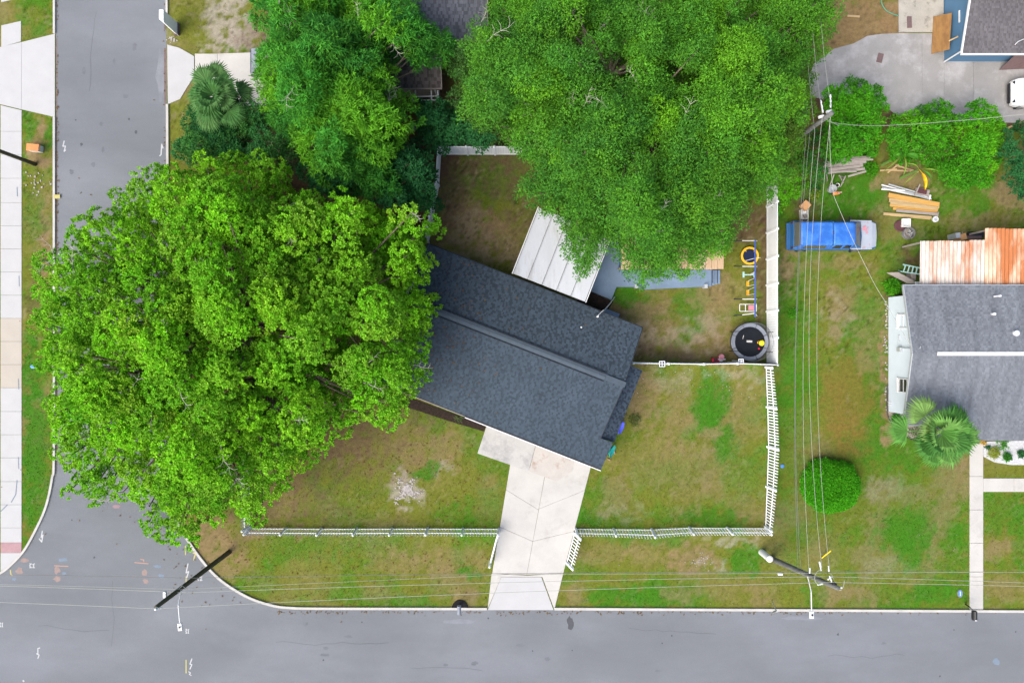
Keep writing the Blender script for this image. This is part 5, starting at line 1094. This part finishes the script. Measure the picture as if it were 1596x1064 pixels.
def tree(name, label, cat, outline, trunk_px, ztop, zedge, sp, Rm, dens, nl, Ln, Wd, pal, seed, gaps=(), group=None, droop=0., twigs=0, trunk_r=.32, under=True, reach=130, spread=.05, rough=1.0, flat=.75, limbs=True, inner=.3, bough=2.2, upb=.7, jit=.16, kth=.5, inset=.3, udrop=3.2, colmix=.65, stretch=0):
    r = np.random.default_rng(seed); t = thing(name, label, cat, P3(*trunk_px), group)
    def make(poly_inset, spacing, zoff, Rk, gp):
        A = dart(outline, spacing, r, poly_inset, gaps=gp); ed = edgedist(A[:, 0], A[:, 1], outline)
        f = np.clip(ed/reach, 0, 1); f = 1-(1-f)**2
        db = np.sqrt(((A[:, None, :]-BO[None])**2).sum(2)); ib = db.argmin(1); db = db.min(1)/bsp
        if zoff == 0 and bsp > 30:
            kk = (db < kth+.22*r.random(len(A))) | ((ed < sp*1.6) & (r.random(len(A)) < .7)); A, ed, f, db, ib = A[kk], ed[kk], f[kk], db[kk], ib[kk]
        z = zedge+(ztop-zedge)*f+(BZ[ib]*1.5+.6-4.2*db**2)*rough*min(1, bsp/50)+r.uniform(-.45, .45, len(A))*min(rough, 1.6)+zoff
        z = np.maximum(z, .35)
        k = K*(1-z/H); cen = np.stack([(A[:, 0]-798)*k, (532-A[:, 1])*k, z-Rm*.5], 1)
        rad = Rm*(.62+.55*np.clip(ed/60, 0, 1))*r.uniform(.78, 1.2, len(A))*Rk
        return cen, rad
    bsp = sp*bough; BO = dart(outline, bsp, r, bsp*.2, gaps=gaps); BZ = r.uniform(-1, 1, len(BO))
    c1, r1 = make(sp*inset, sp, 0, 1, gaps)
    cen, rad = c1, r1
    if under:
        c2, r2 = make(sp*1.3, sp*1.3, -udrop if ztop > 7 else -1.2, 1.1, [(a, b, c*.8) for a, b, c in gaps]); cen = np.vstack([c1, c2]); rad = np.concatenate([r1, r2])
    T, Nn, I = lobes_to_tufts(cen, rad, dens, r, flat, inner)
    if stretch:                      # long sprays that point away from the trunk, each turned a little its own way
        a0 = np.arctan2(cen[:, 1]-cen[:, 1].mean(), cen[:, 0]-cen[:, 0].mean())+r.normal(size=len(cen))*.6
        st_ = 1+stretch*r.uniform(.2, 1.2, len(cen)); dx, dy = T[:, 0]-cen[I, 0], T[:, 1]-cen[I, 1]; ca, sa = np.cos(a0)[I], np.sin(a0)[I]
        al, pe = (dx*ca+dy*sa)*st_[I], (-dx*sa+dy*ca)/np.sqrt(st_[I]); T[:, 0] = cen[I, 0]+al*ca-pe*sa; T[:, 1] = cen[I, 1]+al*sa+pe*ca; T[:, 2] -= .22*np.maximum(al, 0)**1.5
    pal = np.array(pal); pal = pal[np.argsort(pal.sum(1))]; lob = r.dirichlet(np.ones(len(pal))*.9, len(cen)); base = lob@pal
    qf = np.clip((fbm(cen[:, 0]/K, cen[:, 1]/K, 1/42, 2, seed+5)-.5)*2.6+.5+r.normal(size=len(cen))*.08, 0, .999)*(len(pal)-1)
    qi = qf.astype(int); qt = (qf-qi)[:, None]; base = base*(1-colmix)+colmix*(pal[qi]*(1-qt)+pal[qi+1]*qt)
    tf = r.dirichlet(np.ones(len(pal))*.6, len(T))@pal
    cols = base[I]*.68+tf*.32; cols *= r.uniform(.8, 1.2, (len(T), 1))
    # brightening built into the leaf colour, stronger where tufts face up
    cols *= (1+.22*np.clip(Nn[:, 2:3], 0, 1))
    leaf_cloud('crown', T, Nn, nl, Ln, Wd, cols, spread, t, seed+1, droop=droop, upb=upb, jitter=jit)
    if not limbs: return t
    # trunk and limbs
    cw = np.average(c1, 0); bx_, by_ = P(*trunk_px); mb = MB(); zt_ = ztop*.35
    tt = (bx_+(cw[0]-bx_)*.3, by_+(cw[1]-by_)*.3, zt_)
    mb.tube([(bx_, by_, -.05), (bx_+(tt[0]-bx_)*.3, by_+(tt[1]-by_)*.3, zt_*.5), tt], [trunk_r*1.25, trunk_r, trunk_r*.8], 12); mb.build('trunk', 'bark', t, smooth=True)
    M_ = 9 if len(c1) > 30 else 4; mb = MB(); ends = []
    for k in range(M_):
        a = 2*math.pi*k/M_+r.uniform(-.2, .2); sel = c1[np.argmin(np.abs(np.arctan2(c1[:, 1]-tt[1], c1[:, 0]-tt[0])-((a+math.pi) % (2*math.pi)-math.pi)))]
        far = c1[r.integers(len(c1))]*.3+sel*.7; e = Vector((tt[0]+(far[0]-tt[0])*.55, tt[1]+(far[1]-tt[1])*.55, far[2]*.78)); ends.append(e)
        md = Vector(tt).lerp(e, .5)+Vector((r.uniform(-.3, .3), r.uniform(-.3, .3), -.1)); mb.tube([tt, md, e], [trunk_r*.6, trunk_r*.42, trunk_r*.28], 8)
    for c in c1[::1 if len(c1) < 160 else 2]:
        v = Vector(c); e = min(ends, key=lambda q: (q-v).length); md = e.lerp(v, .55)+Vector((r.uniform(-.35, .35), r.uniform(-.35, .35), -.55)); mb.tube([e, md, v, v+Vector((r.uniform(-.3, .3), r.uniform(-.3, .3), .3))], [trunk_r*.26, trunk_r*.16, .03, .012], 5)
    mb.build('limbs', 'bark', t, smooth=True)
    if twigs:
        rr = random.Random(seed)
        for k in range(twigs):
            mb = MB()
            c = c1[r.integers(len(c1))]; a = rr.uniform(0, 6.28); L_ = rr.uniform(.7, 1.7); p = Vector(c)+Vector((0, 0, Rm*rr.uniform(.45, .9))); pts = [p]
            for j in range(4): a += rr.uniform(-.5, .5); p = p+Vector((math.cos(a), math.sin(a), rr.uniform(-.05, .4)))*L_/4; pts.append(p)
            mb.tube(pts, [.026, .02, .016, .011, .006], 4)
            for j in (1, 2, 3):
                for s in (-1, 1):
                    if rr.random() < .8: b = a+s*rr.uniform(.5, 1); q = pts[j]; mb.tube([q, q+Vector((math.cos(b), math.sin(b), .2))*L_*.16, q+Vector((math.cos(b+.3*s), math.sin(b+.3*s), .3))*L_*.3], [.015, .011, .005], 3)
            mb.build('dead_twig', 'twig', t)
    return t

GB = lambda *a: [tuple(c) for c in a]
pal1 = GB((.11, .41, .005), (.18, .50, .007), (.25, .40, .025), (.05, .22, .007), (.17, .29, .03), (.07, .27, .01))
pal3 = GB((.036, .155, .018), (.062, .225, .018), (.022, .095, .02), (.15, .38, .010))
pal2 = GB((.04, .21, .018), (.13, .34, .008), (.02, .12, .022), (.035, .19, .025))
palD = GB((.022, .12, .035), (.035, .16, .042), (.016, .085, .025))
palB = GB((.05, .27, .007), (.11, .34, .009), (.028, .15, .007), (.04, .2, .01))
T1 = [(160,285),(185,300),(205,275),(235,250),(270,252),(300,243),(340,246),(375,235),(405,240),(440,255),(470,292),(500,302),(530,292),(560,303),(600,328),(640,315),(668,335),(692,362),(678,385),(683,420),(662,445),(682,470),(672,505),(660,545),(662,590),(640,612),(628,655),(590,668),(560,652),(520,682),(498,715),(462,740),(445,770),(412,795),(400,812),(365,800),(330,822),(300,852),(262,845),(230,852),(205,832),(222,795),(190,770),(160,782),(125,775),(105,788),(92,750),(110,735),(72,700),(80,680),(60,635),(78,610),(62,585),(45,560),(62,530),(40,500),(62,470),(45,440),(38,415),(62,392),(105,405),(100,372),(110,340),(150,330),(182,320)]
T2 = [(395,-30),(560,-30),(640,-25),(655,15),(690,40),(708,75),(690,100),(640,92),(612,102),(606,138),(640,150),(648,175),(620,205),(640,235),(605,262),(625,290),(570,296),(520,282),(492,262),(470,232),(440,215),(420,190),(402,150),(396,110),(410,60)]
T3 = [(770,-30),(1000,-40),(1326,-30),(1308,30),(1292,65),(1268,95),(1268,140),(1258,190),(1262,240),(1235,280),(1200,305),(1165,335),(1150,350),(1145,385),(1110,405),(1065,428),(1005,442),(975,436),(960,405),(950,385),(940,392),(930,418),(900,424),(872,405),(860,380),(872,340),(838,312),(805,300),(818,262),(785,238),(790,205),(750,190),(718,170),(735,140),(715,115),(735,80),(718,50),(760,30)]
tree('tree', 'largest light-green spreading tree at left, hanging over the street corner and house', 'tree', T1, (430, 560), 10.6, 7.0, 17, .74, 13, 17, .135, .085, pal1, 101, upb=.75, inner=.12, flat=.95, bough=3.3,
     gaps=[(292, 432, 15), (232, 452, 16), (382, 556, 16), (300, 612, 14), (355, 705, 16), (155, 722, 14), (560, 480, 14), (425, 330, 14), (500, 590, 18), (440, 500, 12), (572, 372, 10), (120, 580, 12), (240, 770, 16), (425, 670, 14), (175, 545, 12), (470, 620, 12)], twigs=34, trunk_r=.42, spread=.04, rough=1.25, inset=.1, udrop=3.6, kth=.44, colmix=.45)
tree('tree', 'feathery green tree over the top left yard, left of the hidden grey roof', 'tree', T2, (545, 150), 9.5, 6.4, 20, .90, 11, 15, .27, .06, pal2, 202, bough=2.7, kth=.58, stretch=.6, flat=.85, upb=.5, gaps=[(575, 25, 14), (470, 100, 12), (500, 205, 10)], twigs=16, trunk_r=.3, droop=.35, spread=.09, group=None)
tree('tree', 'large fine-leaved tree at top centre covering the white patio roof edge', 'tree', T3, (1020, 170), 11.2, 6.8, 16, .66, 19, 11, .155, .065, pal3, 303, bough=4.2, flat=.8, upb=.6, stretch=1.0,
     gaps=[(950, 110, 46), (1066, 122, 38), (905, 62, 26), (1010, 70, 16), (1130, 60, 18), (790, 110, 18), (880, 190, 18), (1080, 160, 18), (955, 330, 26), (950, 290, 22), (1145, 15, 20), (1170, 160, 14), (935, 150, 20), (960, 250, 14), (1030, 20, 14), (1060, 330, 14), (830, 150, 14), (1140, 230, 14), (870, 60, 12)], twigs=20, trunk_r=.4, spread=.12, rough=1.5, droop=.15, udrop=3.6, kth=.5, colmix=.4)
tree('tree', 'dark blue-green tree between the plank table and the back fence corner', 'tree', [(630,165),(660,156),(700,160),(740,178),(780,205),(760,236),(700,230),(665,236),(640,228),(652,200)], (700, 205), 5.0, 3.2, 17, .7, 22, 9, .20, .08, palD, 404, trunk_r=.14, reach=30, spread=.06)
tree('tree', 'dark blue-green tree left of the back fence, above the big light-green tree', 'tree', [(590,225),(625,215),(655,235),(672,255),(684,280),(692,305),(680,332),(640,330),(600,322),(560,308),(520,306),(480,292),(470,262),(500,240),(540,250)], (620, 290), 5.5, 3.4, 17, .7, 22, 9, .20, .08, palD, 505, trunk_r=.16, reach=30, spread=.06)
tree('tree', 'dark round tree beside the small palm at the upper left street edge', 'tree', [(296,165),(340,145),(385,145),(412,170),(425,205),(455,225),(450,252),(400,262),(340,262),(285,256),(262,232),(282,195)], (350, 205), 5.5, 3.2, 17, .75, 24, 10, .17, .06, palD+[(.05, .16, .02)], 606, trunk_r=.16, reach=40, spread=.06)
tree('shrub', 'shaded shrub patch in the dirt gap between the upper left trees', 'shrub', [(420,225),(460,228),(480,250),(470,280),(440,262),(425,250)], (450, 250), 1.6, 1.0, 14, .45, 30, 8, .16, .06, palD, 616, trunk_r=.05, reach=20, under=False)
tree('tree', 'shaded dark-green tree filling the gap between the top left and top centre trees', 'tree', [(690,90),(715,60),(745,70),(790,100),(800,160),(780,220),(740,205),(700,170),(705,130)], (740, 150), 6.0, 4.2, 18, .85, 20, 10, .17, .06, GB((.04, .12, .025), (.07, .15, .02), (.03, .09, .02)), 626, trunk_r=.2, reach=40, spread=.08)
tree('tree', 'shaded olive-green tree right of the top centre tree, left of the wires', 'tree', [(1180,60),(1240,50),(1268,90),(1262,150),(1258,210),(1250,260),(1225,285),(1190,270),(1170,200),(1175,120)], (1215, 170), 6.5, 4.6, 19, .9, 20, 10, .16, .06, GB((.05, .13, .02), (.08, .17, .02), (.12, .2, .02)), 636, trunk_r=.2, reach=40, spread=.08)
BG = 'bright bushes below the concrete yard'
tree('bush', 'bright green bush touching the wires, leftmost of those below the concrete yard', 'bush', [(1288,150),(1300,130),(1330,122),(1360,128),(1380,150),(1388,175),(1372,205),(1375,235),(1345,250),(1300,252),(1285,225),(1292,190)], (1335, 190), 3.4, 1.6, 13, .55, 34, 9, .18, .075, palB, 707, trunk_r=.07, reach=30, group=BG, under=False, spread=.05, rough=.5)
tree('bush', 'bright green bush in the middle of the row below the concrete yard', 'bush', [(1385,185),(1405,175),(1440,168),(1470,155),(1492,165),(1490,200),(1492,235),(1470,262),(1430,255),(1395,245),(1380,215)], (1445, 212), 2.8, 1.3, 13, .52, 34, 9, .17, .07, palB, 717, trunk_r=.07, reach=30, group=BG, under=False, spread=.05, rough=.5)
tree('bush', 'tall bright green bush at the right of the row, below the white car', 'bush', [(1498,185),(1515,158),(1540,155),(1562,178),(1568,220),(1560,262),(1545,285),(1500,296),(1475,285),(1462,262),(1490,240)], (1525, 225), 3.2, 1.5, 13, .55, 34, 9, .17, .07, palB, 727, trunk_r=.07, reach=30, group=BG, under=False, spread=.05, rough=.5)
tree('bush', 'dark green bush cut by the right edge of the picture', 'bush', [(1568,200),(1600,188),(1650,200),(1650,300),(1600,308),(1575,290),(1562,250)], (1600, 250), 3.0, 1.4, 14, .55, 30, 9, .17, .07, palD, 737, trunk_r=.07, reach=30, under=False, spread=.05)
tree('bush', 'green bush at the top end of the privacy fence, left of the wires', 'bush', [(1205,285),(1230,260),(1255,245),(1264,262),(1258,290),(1240,315),(1222,334),(1205,325),(1198,305)], (1232, 290), 2.6, 1.4, 13, .5, 34, 9, .17, .07, palB, 747, trunk_r=.06, reach=22, under=False)
tree('bush', 'green undergrowth under the wires, left of the weathered boards', 'bush', [(1262,200),(1290,195),(1296,240),(1284,290),(1268,300),(1258,260)], (1276, 250), 1.8, 1.0, 12, .42, 36, 8, .15, .06, palD+palB, 757, trunk_r=.04, reach=22, under=False)
# clipped round bush
rb = thing('bush', 'dense round clipped bright green bush standing alone on the right lawn', 'bush', P3(1300, 757))
cx, cy = P(1303.5, 761, 1.3); r_ = np.random.default_rng(5); n = 9000; v = r_.normal(size=(n, 3)); v /= np.linalg.norm(v, axis=1)[:, None]; v[:, 2] = np.abs(v[:, 2])*1.0-.15
sq = np.sign(v[:, :2])*np.abs(v[:, :2])**.82
bmp = .84+.24*fbm((v[:, 0]+3)*60, (v[:, 1]+3)*60, 1/16, 4, 8)
T = np.stack([cx+sq[:, 0]*1.86*bmp*r_.uniform(.9, 1, n), cy+sq[:, 1]*1.70*bmp*r_.uniform(.9, 1, n), .45+1.35*v[:, 2]*bmp*r_.uniform(.9, 1.0, n)], 1)
cl = np.array((.042, .27, .008))[None]*r_.uniform(.65, 1.35, (n, 1))+np.array((.03, .05, 0))[None]*r_.random((n, 1)); leaf_cloud('crown', T, v, 9, .11, .05, cl, .03, rb, 6)
MB().tube([(cx, cy, 0), (cx, cy, 1.2)], .09, 8).build('trunk', 'bark', rb)
rr = random.Random(3)
mb = MB()
for k in range(24): a = rr.uniform(0, 6.28); mb.tube([(cx, cy, .3), (cx+math.cos(a)*.9, cy+math.sin(a)*.9, 1.0), (cx+math.cos(a)*1.3, cy+math.sin(a)*1.3, 1.1)], [.04, .025, .01], 5)
mb.build('branches', 'bark', rb)
# small plants
def small_plant(label, px, py, rad, h, pal, seed, n=40, nl=7, Ln=.16, Wd=.05, cat='plant', group=None, name='small_plant'):
    t = thing(name, label, cat, P3(px, py), group); r = np.random.default_rng(seed); x, y = P(px, py, h); v = r.normal(size=(n, 3)); v /= np.linalg.norm(v, axis=1)[:, None]; v[:, 2] = np.abs(v[:, 2])
    T = np.array([x, y, h*.35])[None]+v*np.array([rad, rad, h*.6])[None]*r.uniform(.45, 1, (n, 1)); pal = np.array(pal); c = r.dirichlet(np.ones(len(pal)), n)@pal
    leaf_cloud('foliage', T, v, nl, Ln, Wd, c, .03, t, seed+1); mb = MB()
    for k in range(5): a = k*1.3; mb.tube([(x, y, 0), (x+math.cos(a)*rad*.5, y+math.sin(a)*rad*.5, h*.5)], .012, 4)
    mb.build('stems', 'bark', t); return t
small_plant('leafy bright bush beside the weathered board and roof corner', 1396, 446, .55, .7, palB, 11, 160, 8, .17, .08)
small_plant('tiny seedling in the lawn left of the wires', 1237, 487, .28, .3, palB, 12, 30, 6)
small_plant('yellow-green spiky plant in the white stone bed', 1552, 706, .36, .35, GB((.3, .3, .03), (.16, .26, .03)), 13, 60, 7, .22, .03)
small_plant('dark green plant in the white stone bed right of the spiky one', 1573, 712, .26, .35, palD+palB, 14, 50, 7, .16, .05)
small_plant('small dark tuft near the walk in the white stone bed', 1541, 697, .14, .2, palD, 15, 26, 6, .1, .04)
small_plant('dark green plant at the right edge in the white stone bed', 1594, 708, .25, .3, palD, 16, 40, 6)
small_plant('low hedge line under the eave above the white stone bed', 1565, 691, .5, .3, palB, 17, 60, 6, .12, .04)
small_plant('orange-yellow flowers at the top of the right front walk', 1535, 689, .2, .2, GB((.5, .25, .02), (.45, .35, .03)), 18, 30, 5, .08, .05)
small_plant('dark shrub by the south corner of the pale blue wall', 1402, 654, .36, .6, palD+palB, 19, 90, 8, .14, .05)
small_plant('low ground plants beneath the palm in the gravel bed', 1430, 672, .6, .3, GB((.1, .16, .05), (.06, .12, .03)), 20, 70, 6, .12, .04)
small_plant('pale weed in the dark mulch bed of the slate-blue house', 715, 652, .25, .25, GB((.12, .17, .06), (.08, .12, .04)), 23, 30, 5, .14, .03)
small_plant('weed at the left end of the dark mulch bed', 634, 621, .18, .2, GB((.14, .16, .08), (.09, .12, .04)), 24, 20, 5, .12, .03)
small_plant('yellowish weed beneath the wires near the bush at the fence end', 1271, 303, .35, .3, GB((.2, .26, .02), (.1, .2, .02)), 25, 40, 6, .16, .05)
small_plant('green weeds along the left end of the weathered grey boards', 1360, 262, .5, .4, palB, 26, 90, 7, .2, .05)
small_plant('weed tuft in the strip of grass by the teal tub', 990, 655, .4, .25, GB((.09, .14, .03), (.12, .14, .05)), 27, 50, 6, .16, .03)

def fan_palm(label, base, crown, z, rad, nf, seed, pal, pet=.55):
    t = thing('palm', label, 'palm tree', P3(*base)); rr = random.Random(seed); x, y = P(*crown, z); bx_, by_ = P(*base)
    MB().tube([(bx_, by_, 0), ((bx_+x)/2, (by_+y)/2, z*.5), (x, y, z-.1)], [.2, .16, .15], 10).build('trunk', 'bark', t)
    for k in range(nf):
        az = k*2.399+rr.uniform(-.3, .3); lv = k/nf; el = 1.05-1.35*lv+rr.uniform(-.2, .2)
        d = Vector((math.cos(az)*math.cos(el), math.sin(az)*math.cos(el), math.sin(el))); pl_ = rad*pet*rr.uniform(.55, 1.2)*(.15+.95*lv)
        p0 = Vector((x, y, z)); p1 = p0+d*pl_; p1.z -= .12*lv; side = Vector((-math.sin(az), math.cos(az), 0)); upv = side.cross(d)*-1
        if upv.z < 0: upv = -upv
        mb = MB(); c0 = rr.choice(pal); 
        mb.add([p0-side*.02, p0+side*.02, p1+side*.015, p1-side*.015], [(0, 1, 2, 3)], tuple(q*1.3 for q in c0))
        fr_ = rad*rr.uniform(.46, .6); nb = 25
        for j in range(nb):
            a = (j/(nb-1)-.5)*2*1.45; dirv = (d*math.cos(a)+side*math.sin(a)).normalized(); ln = fr_*(1-.22*abs(a)/1.75)*rr.uniform(.9, 1.05)
            q1 = p1+dirv*ln*.62+upv*.10*math.cos(a*.9); q2 = p1+dirv*ln+upv*.02; q2.z -= ln*.16*rr.uniform(.7, 1.3); sd_ = dirv.cross(upv).normalized()
            wd = ln*.62*(3.5/nb)*.62; tw = upv*(.018 if j % 2 else -.018)
            j_ = rr.uniform(.75, 1.25); cc = tuple(q*j_ for q in c0)
            mb.add([p1, q1-sd_*wd+tw, q2, q1+sd_*wd-tw], [(0, 1, 2, 3)], cc)
        mb.build('frond', 'leafy', t)
    return t
palp = [(.08, .22, .04), (.12, .27, .06), (.06, .18, .035), (.15, .27, .07)]
fan_palm('fan palm standing at the front corner of the grey-roofed right house', (1440, 662), (1464, 673), 4.6, 2.45, 19, 31, palp, pet=.62)
fan_palm('small fan palm poking out above the dark round tree at the upper left', (360, 170), (334, 150), 6.2, 1.9, 22, 32, [(.05, .14, .035), (.075, .17, .05)])
# banana plants with large leaves
def banana(label, px, py, z, leaves, seed):
    t = thing('banana_plant', label, 'banana plant', P3(px-20, py+10)); x, y = P(px, py, z); bx_, by_ = P(px, py, 0); bx_, by_ = x-.1, y-.1
    MB().tube([(bx_, by_, 0), (x, y, z)], [.12, .07], 8).build('stem', 'stem_green', t); rr = random.Random(seed)
    for (tx, ty, wd, cc) in leaves:
        e = Vector(P3(tx, ty, z-.1)); s = Vector((x, y, z)); n = 10; mb = MB(); d = (e-s); sd_ = Vector((-d.y, d.x, 0)).normalized(); prev = None
        for i in range(n+1):
            f = i/n; p = s.lerp(e, f)+Vector((0, 0, .45*math.sin(math.pi*f*.8)-.1*f)); w_ = wd*(.12 if f < .22 else math.sin(math.pi*min(1, (f-.15)/.85))**.6); w_ = max(w_, .012)
            mb.v += [tuple(p-sd_*w_+Vector((0, 0, .05))), tuple(p), tuple(p+sd_*w_+Vector((0, 0, .05)))]
            if i:
                b = (i-1)*3; mb.f += [(b, b+1, b+4, b+3), (b+1, b+2, b+5, b+4)]; mb.c += [tuple(q*rr.uniform(.85, 1.15) for q in cc)]*2
        mb.build('leaf', 'leafy', t)
lg = (.06, .2, .02); ly = (.2, .28, .05)
banana('banana plant with one upright leaf showing between the bright bushes', 1407, 240, 2.2, [(1398, 205, .16, lg), (1421, 205, .04, ly), (1428, 250, .17, lg), (1375, 268, .05, ly), (1405, 275, .05, ly), (1440, 230, .1, lg), (1390, 245, .1, lg)], 1)
banana('banana plant with a drooping yellow leaf above the plank pile', 1432, 264, 1.8, [(1439, 297, .11, (.7, .42, .01)), (1462, 270, .05, ly), (1455, 248, .05, lg), (1408, 256, .05, ly), (1405, 288, .06, ly), (1448, 282, .08, lg)], 2)

# ------------------------------------------------------------------ grass blades over the lawns
ngr = 190000
gxp = rng.uniform(-10, 1606, ngr); gyp = rng.uniform(-10, 955, ngr)
excl = [road_px for road_px in [[(87, -20), (259, -20), (263, 700), (272, 800), (296, 848), (335, 897), (380, 928), (420, 943), (455, 948), (1596, 953), (1620, 1100), (-20, 1100), (-20, 900), (0, 895), (40, 858), (74, 790), (87, 700)]]]
excl += [[(0, -20), (35, -20), (35, 863), (0, 895)], [(0, 76), (87, 52), (87, 184), (0, 165)], [(259, 68), (305, 82), (460, 78), (460, 166), (259, 166)], [(744, 660), (795, 640), (925, 700), (921, 730), (863, 950), (758, 950), (795, 727), (742, 708)],
         [(1510, 686), (1533, 686), (1533, 744), (1620, 744), (1620, 767), (1533, 767), (1533, 950), (1510, 950)], yard, [(1400, -20), (1720, -20), (1720, 190), (1437, 188), (1437, 60), (1400, 60)], [(1383, 440), (1620, 440), (1620, 724), (1570, 724), (1533, 712), (1450, 690), (1395, 668), (1383, 640)],
         [(915, 300), (1125, 300), (1125, 446), (1004, 452), (961, 448), (940, 495), (893, 474)], [(590, 400), (668, 378), (998, 510), (937, 722), (590, 620)]]
keep = np.ones(ngr, bool)
for e in excl: keep &= ~inpoly(gxp, gyp, e)
gxp, gyp = gxp[keep], gyp[keep]; gc = ground_col(gxp, gyp)
lum = gc[:, 1]/(gc[:, 0]+1e-6); kp = rng.random(len(gxp)) < np.clip((lum-.55)*1.1, .12, 1); gxp, gyp, gc = gxp[kp], gyp[kp], gc[kp]; n = len(gxp)
bx2, by2 = (gxp-798)*K, (532-gyp)*K; a = rng.uniform(0, 2*np.pi, n); hh = rng.uniform(.03, .075, n); ln = rng.uniform(.05, .12, n); wd = rng.uniform(.012, .024, n)
V_ = np.zeros((n, 3, 3)); V_[:, 0] = np.stack([bx2-np.sin(a)*wd, by2+np.cos(a)*wd, np.full(n, -.005)], 1); V_[:, 1] = np.stack([bx2+np.sin(a)*wd, by2-np.cos(a)*wd, np.full(n, -.005)], 1); V_[:, 2] = np.stack([bx2+np.cos(a)*ln, by2+np.sin(a)*ln, hh], 1)
gc = gc*rng.uniform(.8, 1.45, (n, 1))
gr = fastmesh('grass', V_.reshape(-1, 3), np.arange(n*3).reshape(n, 3), 'grass_blade', None, gc); gr['kind'] = 'stuff'; gr['label'] = 'short patchy grass blades over the lawns and verges'
# limestone crumbs and litter on the ground
cr = MB(); r4 = random.Random(8)
def crumb(px, py, s, z=.02): x, y = P(px, py); cr.box(x, y, z, s, s*r4.uniform(.5, 1), s*.5, r4.uniform(0, 3))
for i in range(260):
    a = r4.choice((.2, .6, 2.4, 4.0, 5.2)); q = abs(r4.gauss(0, 13)); crumb(634+q*math.cos(a)+r4.gauss(0, 3.5), 765+q*math.sin(a)+r4.gauss(0, 3.5), r4.uniform(.04, .13), .01)
for i in range(30): crumb(1090+r4.gauss(0, 14), 874+r4.gauss(0, 6), r4.uniform(.03, .08))
for i in range(60): crumb(1381+r4.gauss(0, 1.3), 470+r4.uniform(0, 180), r4.uniform(.04, .13))
for i in range(60): crumb(r4.uniform(400, 1500), r4.uniform(830, 945), r4.uniform(.02, .05))
for i in range(24): crumb(60+r4.gauss(0, 9), 285+r4.gauss(0, 9), r4.uniform(.05, .12))
for i in range(16): crumb(266+r4.gauss(0, 4), 62+r4.gauss(0, 4), r4.uniform(.05, .12))
for i in range(70): crumb(r4.uniform(960, 1180), r4.uniform(575, 620), r4.uniform(.02, .06))
o = cr.build('stone_crumbs', 'limestone', kind='stuff'); o['label'] = 'pale stone crumbs scattered on bare patches'

# fallen leaves under and around the big tree, on the street, lawn and the near roof slope
lt = MB(); r5 = random.Random(12)
def fallen(x, y, z):
    a = r5.uniform(0, 6.28); l = r5.uniform(.04, .09); ca, sa = math.cos(a)*l, math.sin(a)*l
    lt.add([(x-ca, y-sa, z), (x+sa*.5, y-ca*.5, z+.012), (x+ca, y+sa, z+.02), (x-sa*.5, y+ca*.5, z+.01)], [(0, 1, 2, 3)])
for i in range(420):
    a = r5.uniform(0, 6.28); q = r5.gauss(300, 60); x, y = P(400+q*math.cos(a), 560+q*math.sin(a)); fallen(x, y, .02)
for i in range(500): x, y = P(r5.uniform(262, 760), r5.uniform(650, 948)); fallen(x, y, .03)
for i in range(220): x, y = P(r5.choice((89, 90, 257))+r5.gauss(0, 1), r5.uniform(0, 700)); fallen(x, y, .02)
for i in range(260): x, y = P(r5.uniform(430, 1590), 952+abs(r5.gauss(0, 2.5))); fallen(x, y, .02)
for i in range(240):
    u = -7+abs(r5.gauss(0, 3.2)); v = r5.uniform(-5.1, 3.6)
    if u < 6.8: fallen(*hg(u, v, (4.0-(abs(v-.05)*(1.3/3.65 if v > .05 else 1.3/5.32)))+.05))
o = lt.build('leaf_litter', 'leaf_litter', kind='stuff'); o['label'] = 'small fallen leaves scattered round the big light-green tree'

r6 = random.Random(31)
for (x0_, y0_, dx_, dy_, n_) in ((150, 20, 0, 1, 9), (186, 560, .1, 1, 6), (60, 975, 1, .05, 8), (430, 1000, 1, -.02, 12), (980, 978, 1, .03, 10), (1290, 1022, 1, 0, 9), (640, 1040, 1, .04, 8), (175, 905, .05, 1, 7)):
    pts_ = [(x0_, y0_)]
    for k in range(n_): px_, py_ = pts_[-1]; pts_.append((px_+dx_*14+r6.uniform(-3, 3), py_+dy_*14+r6.uniform(-3, 3)))
    stroke(pts_, .022, 'crack_dark', 'crack', .0085)
for i in range(10): small_x = r6.uniform(470, 1580); blot(small_x, r6.uniform(972, 1050), r6.uniform(3, 9), r6.uniform(2, 4), 'oil_stain', 'oil_stain', 70+i, .0078)
for i in range(8): blot(r6.uniform(105, 240), r6.uniform(10, 280), r6.uniform(2, 5), r6.uniform(3, 8), 'oil_stain', 'oil_stain', 90+i, .0078)
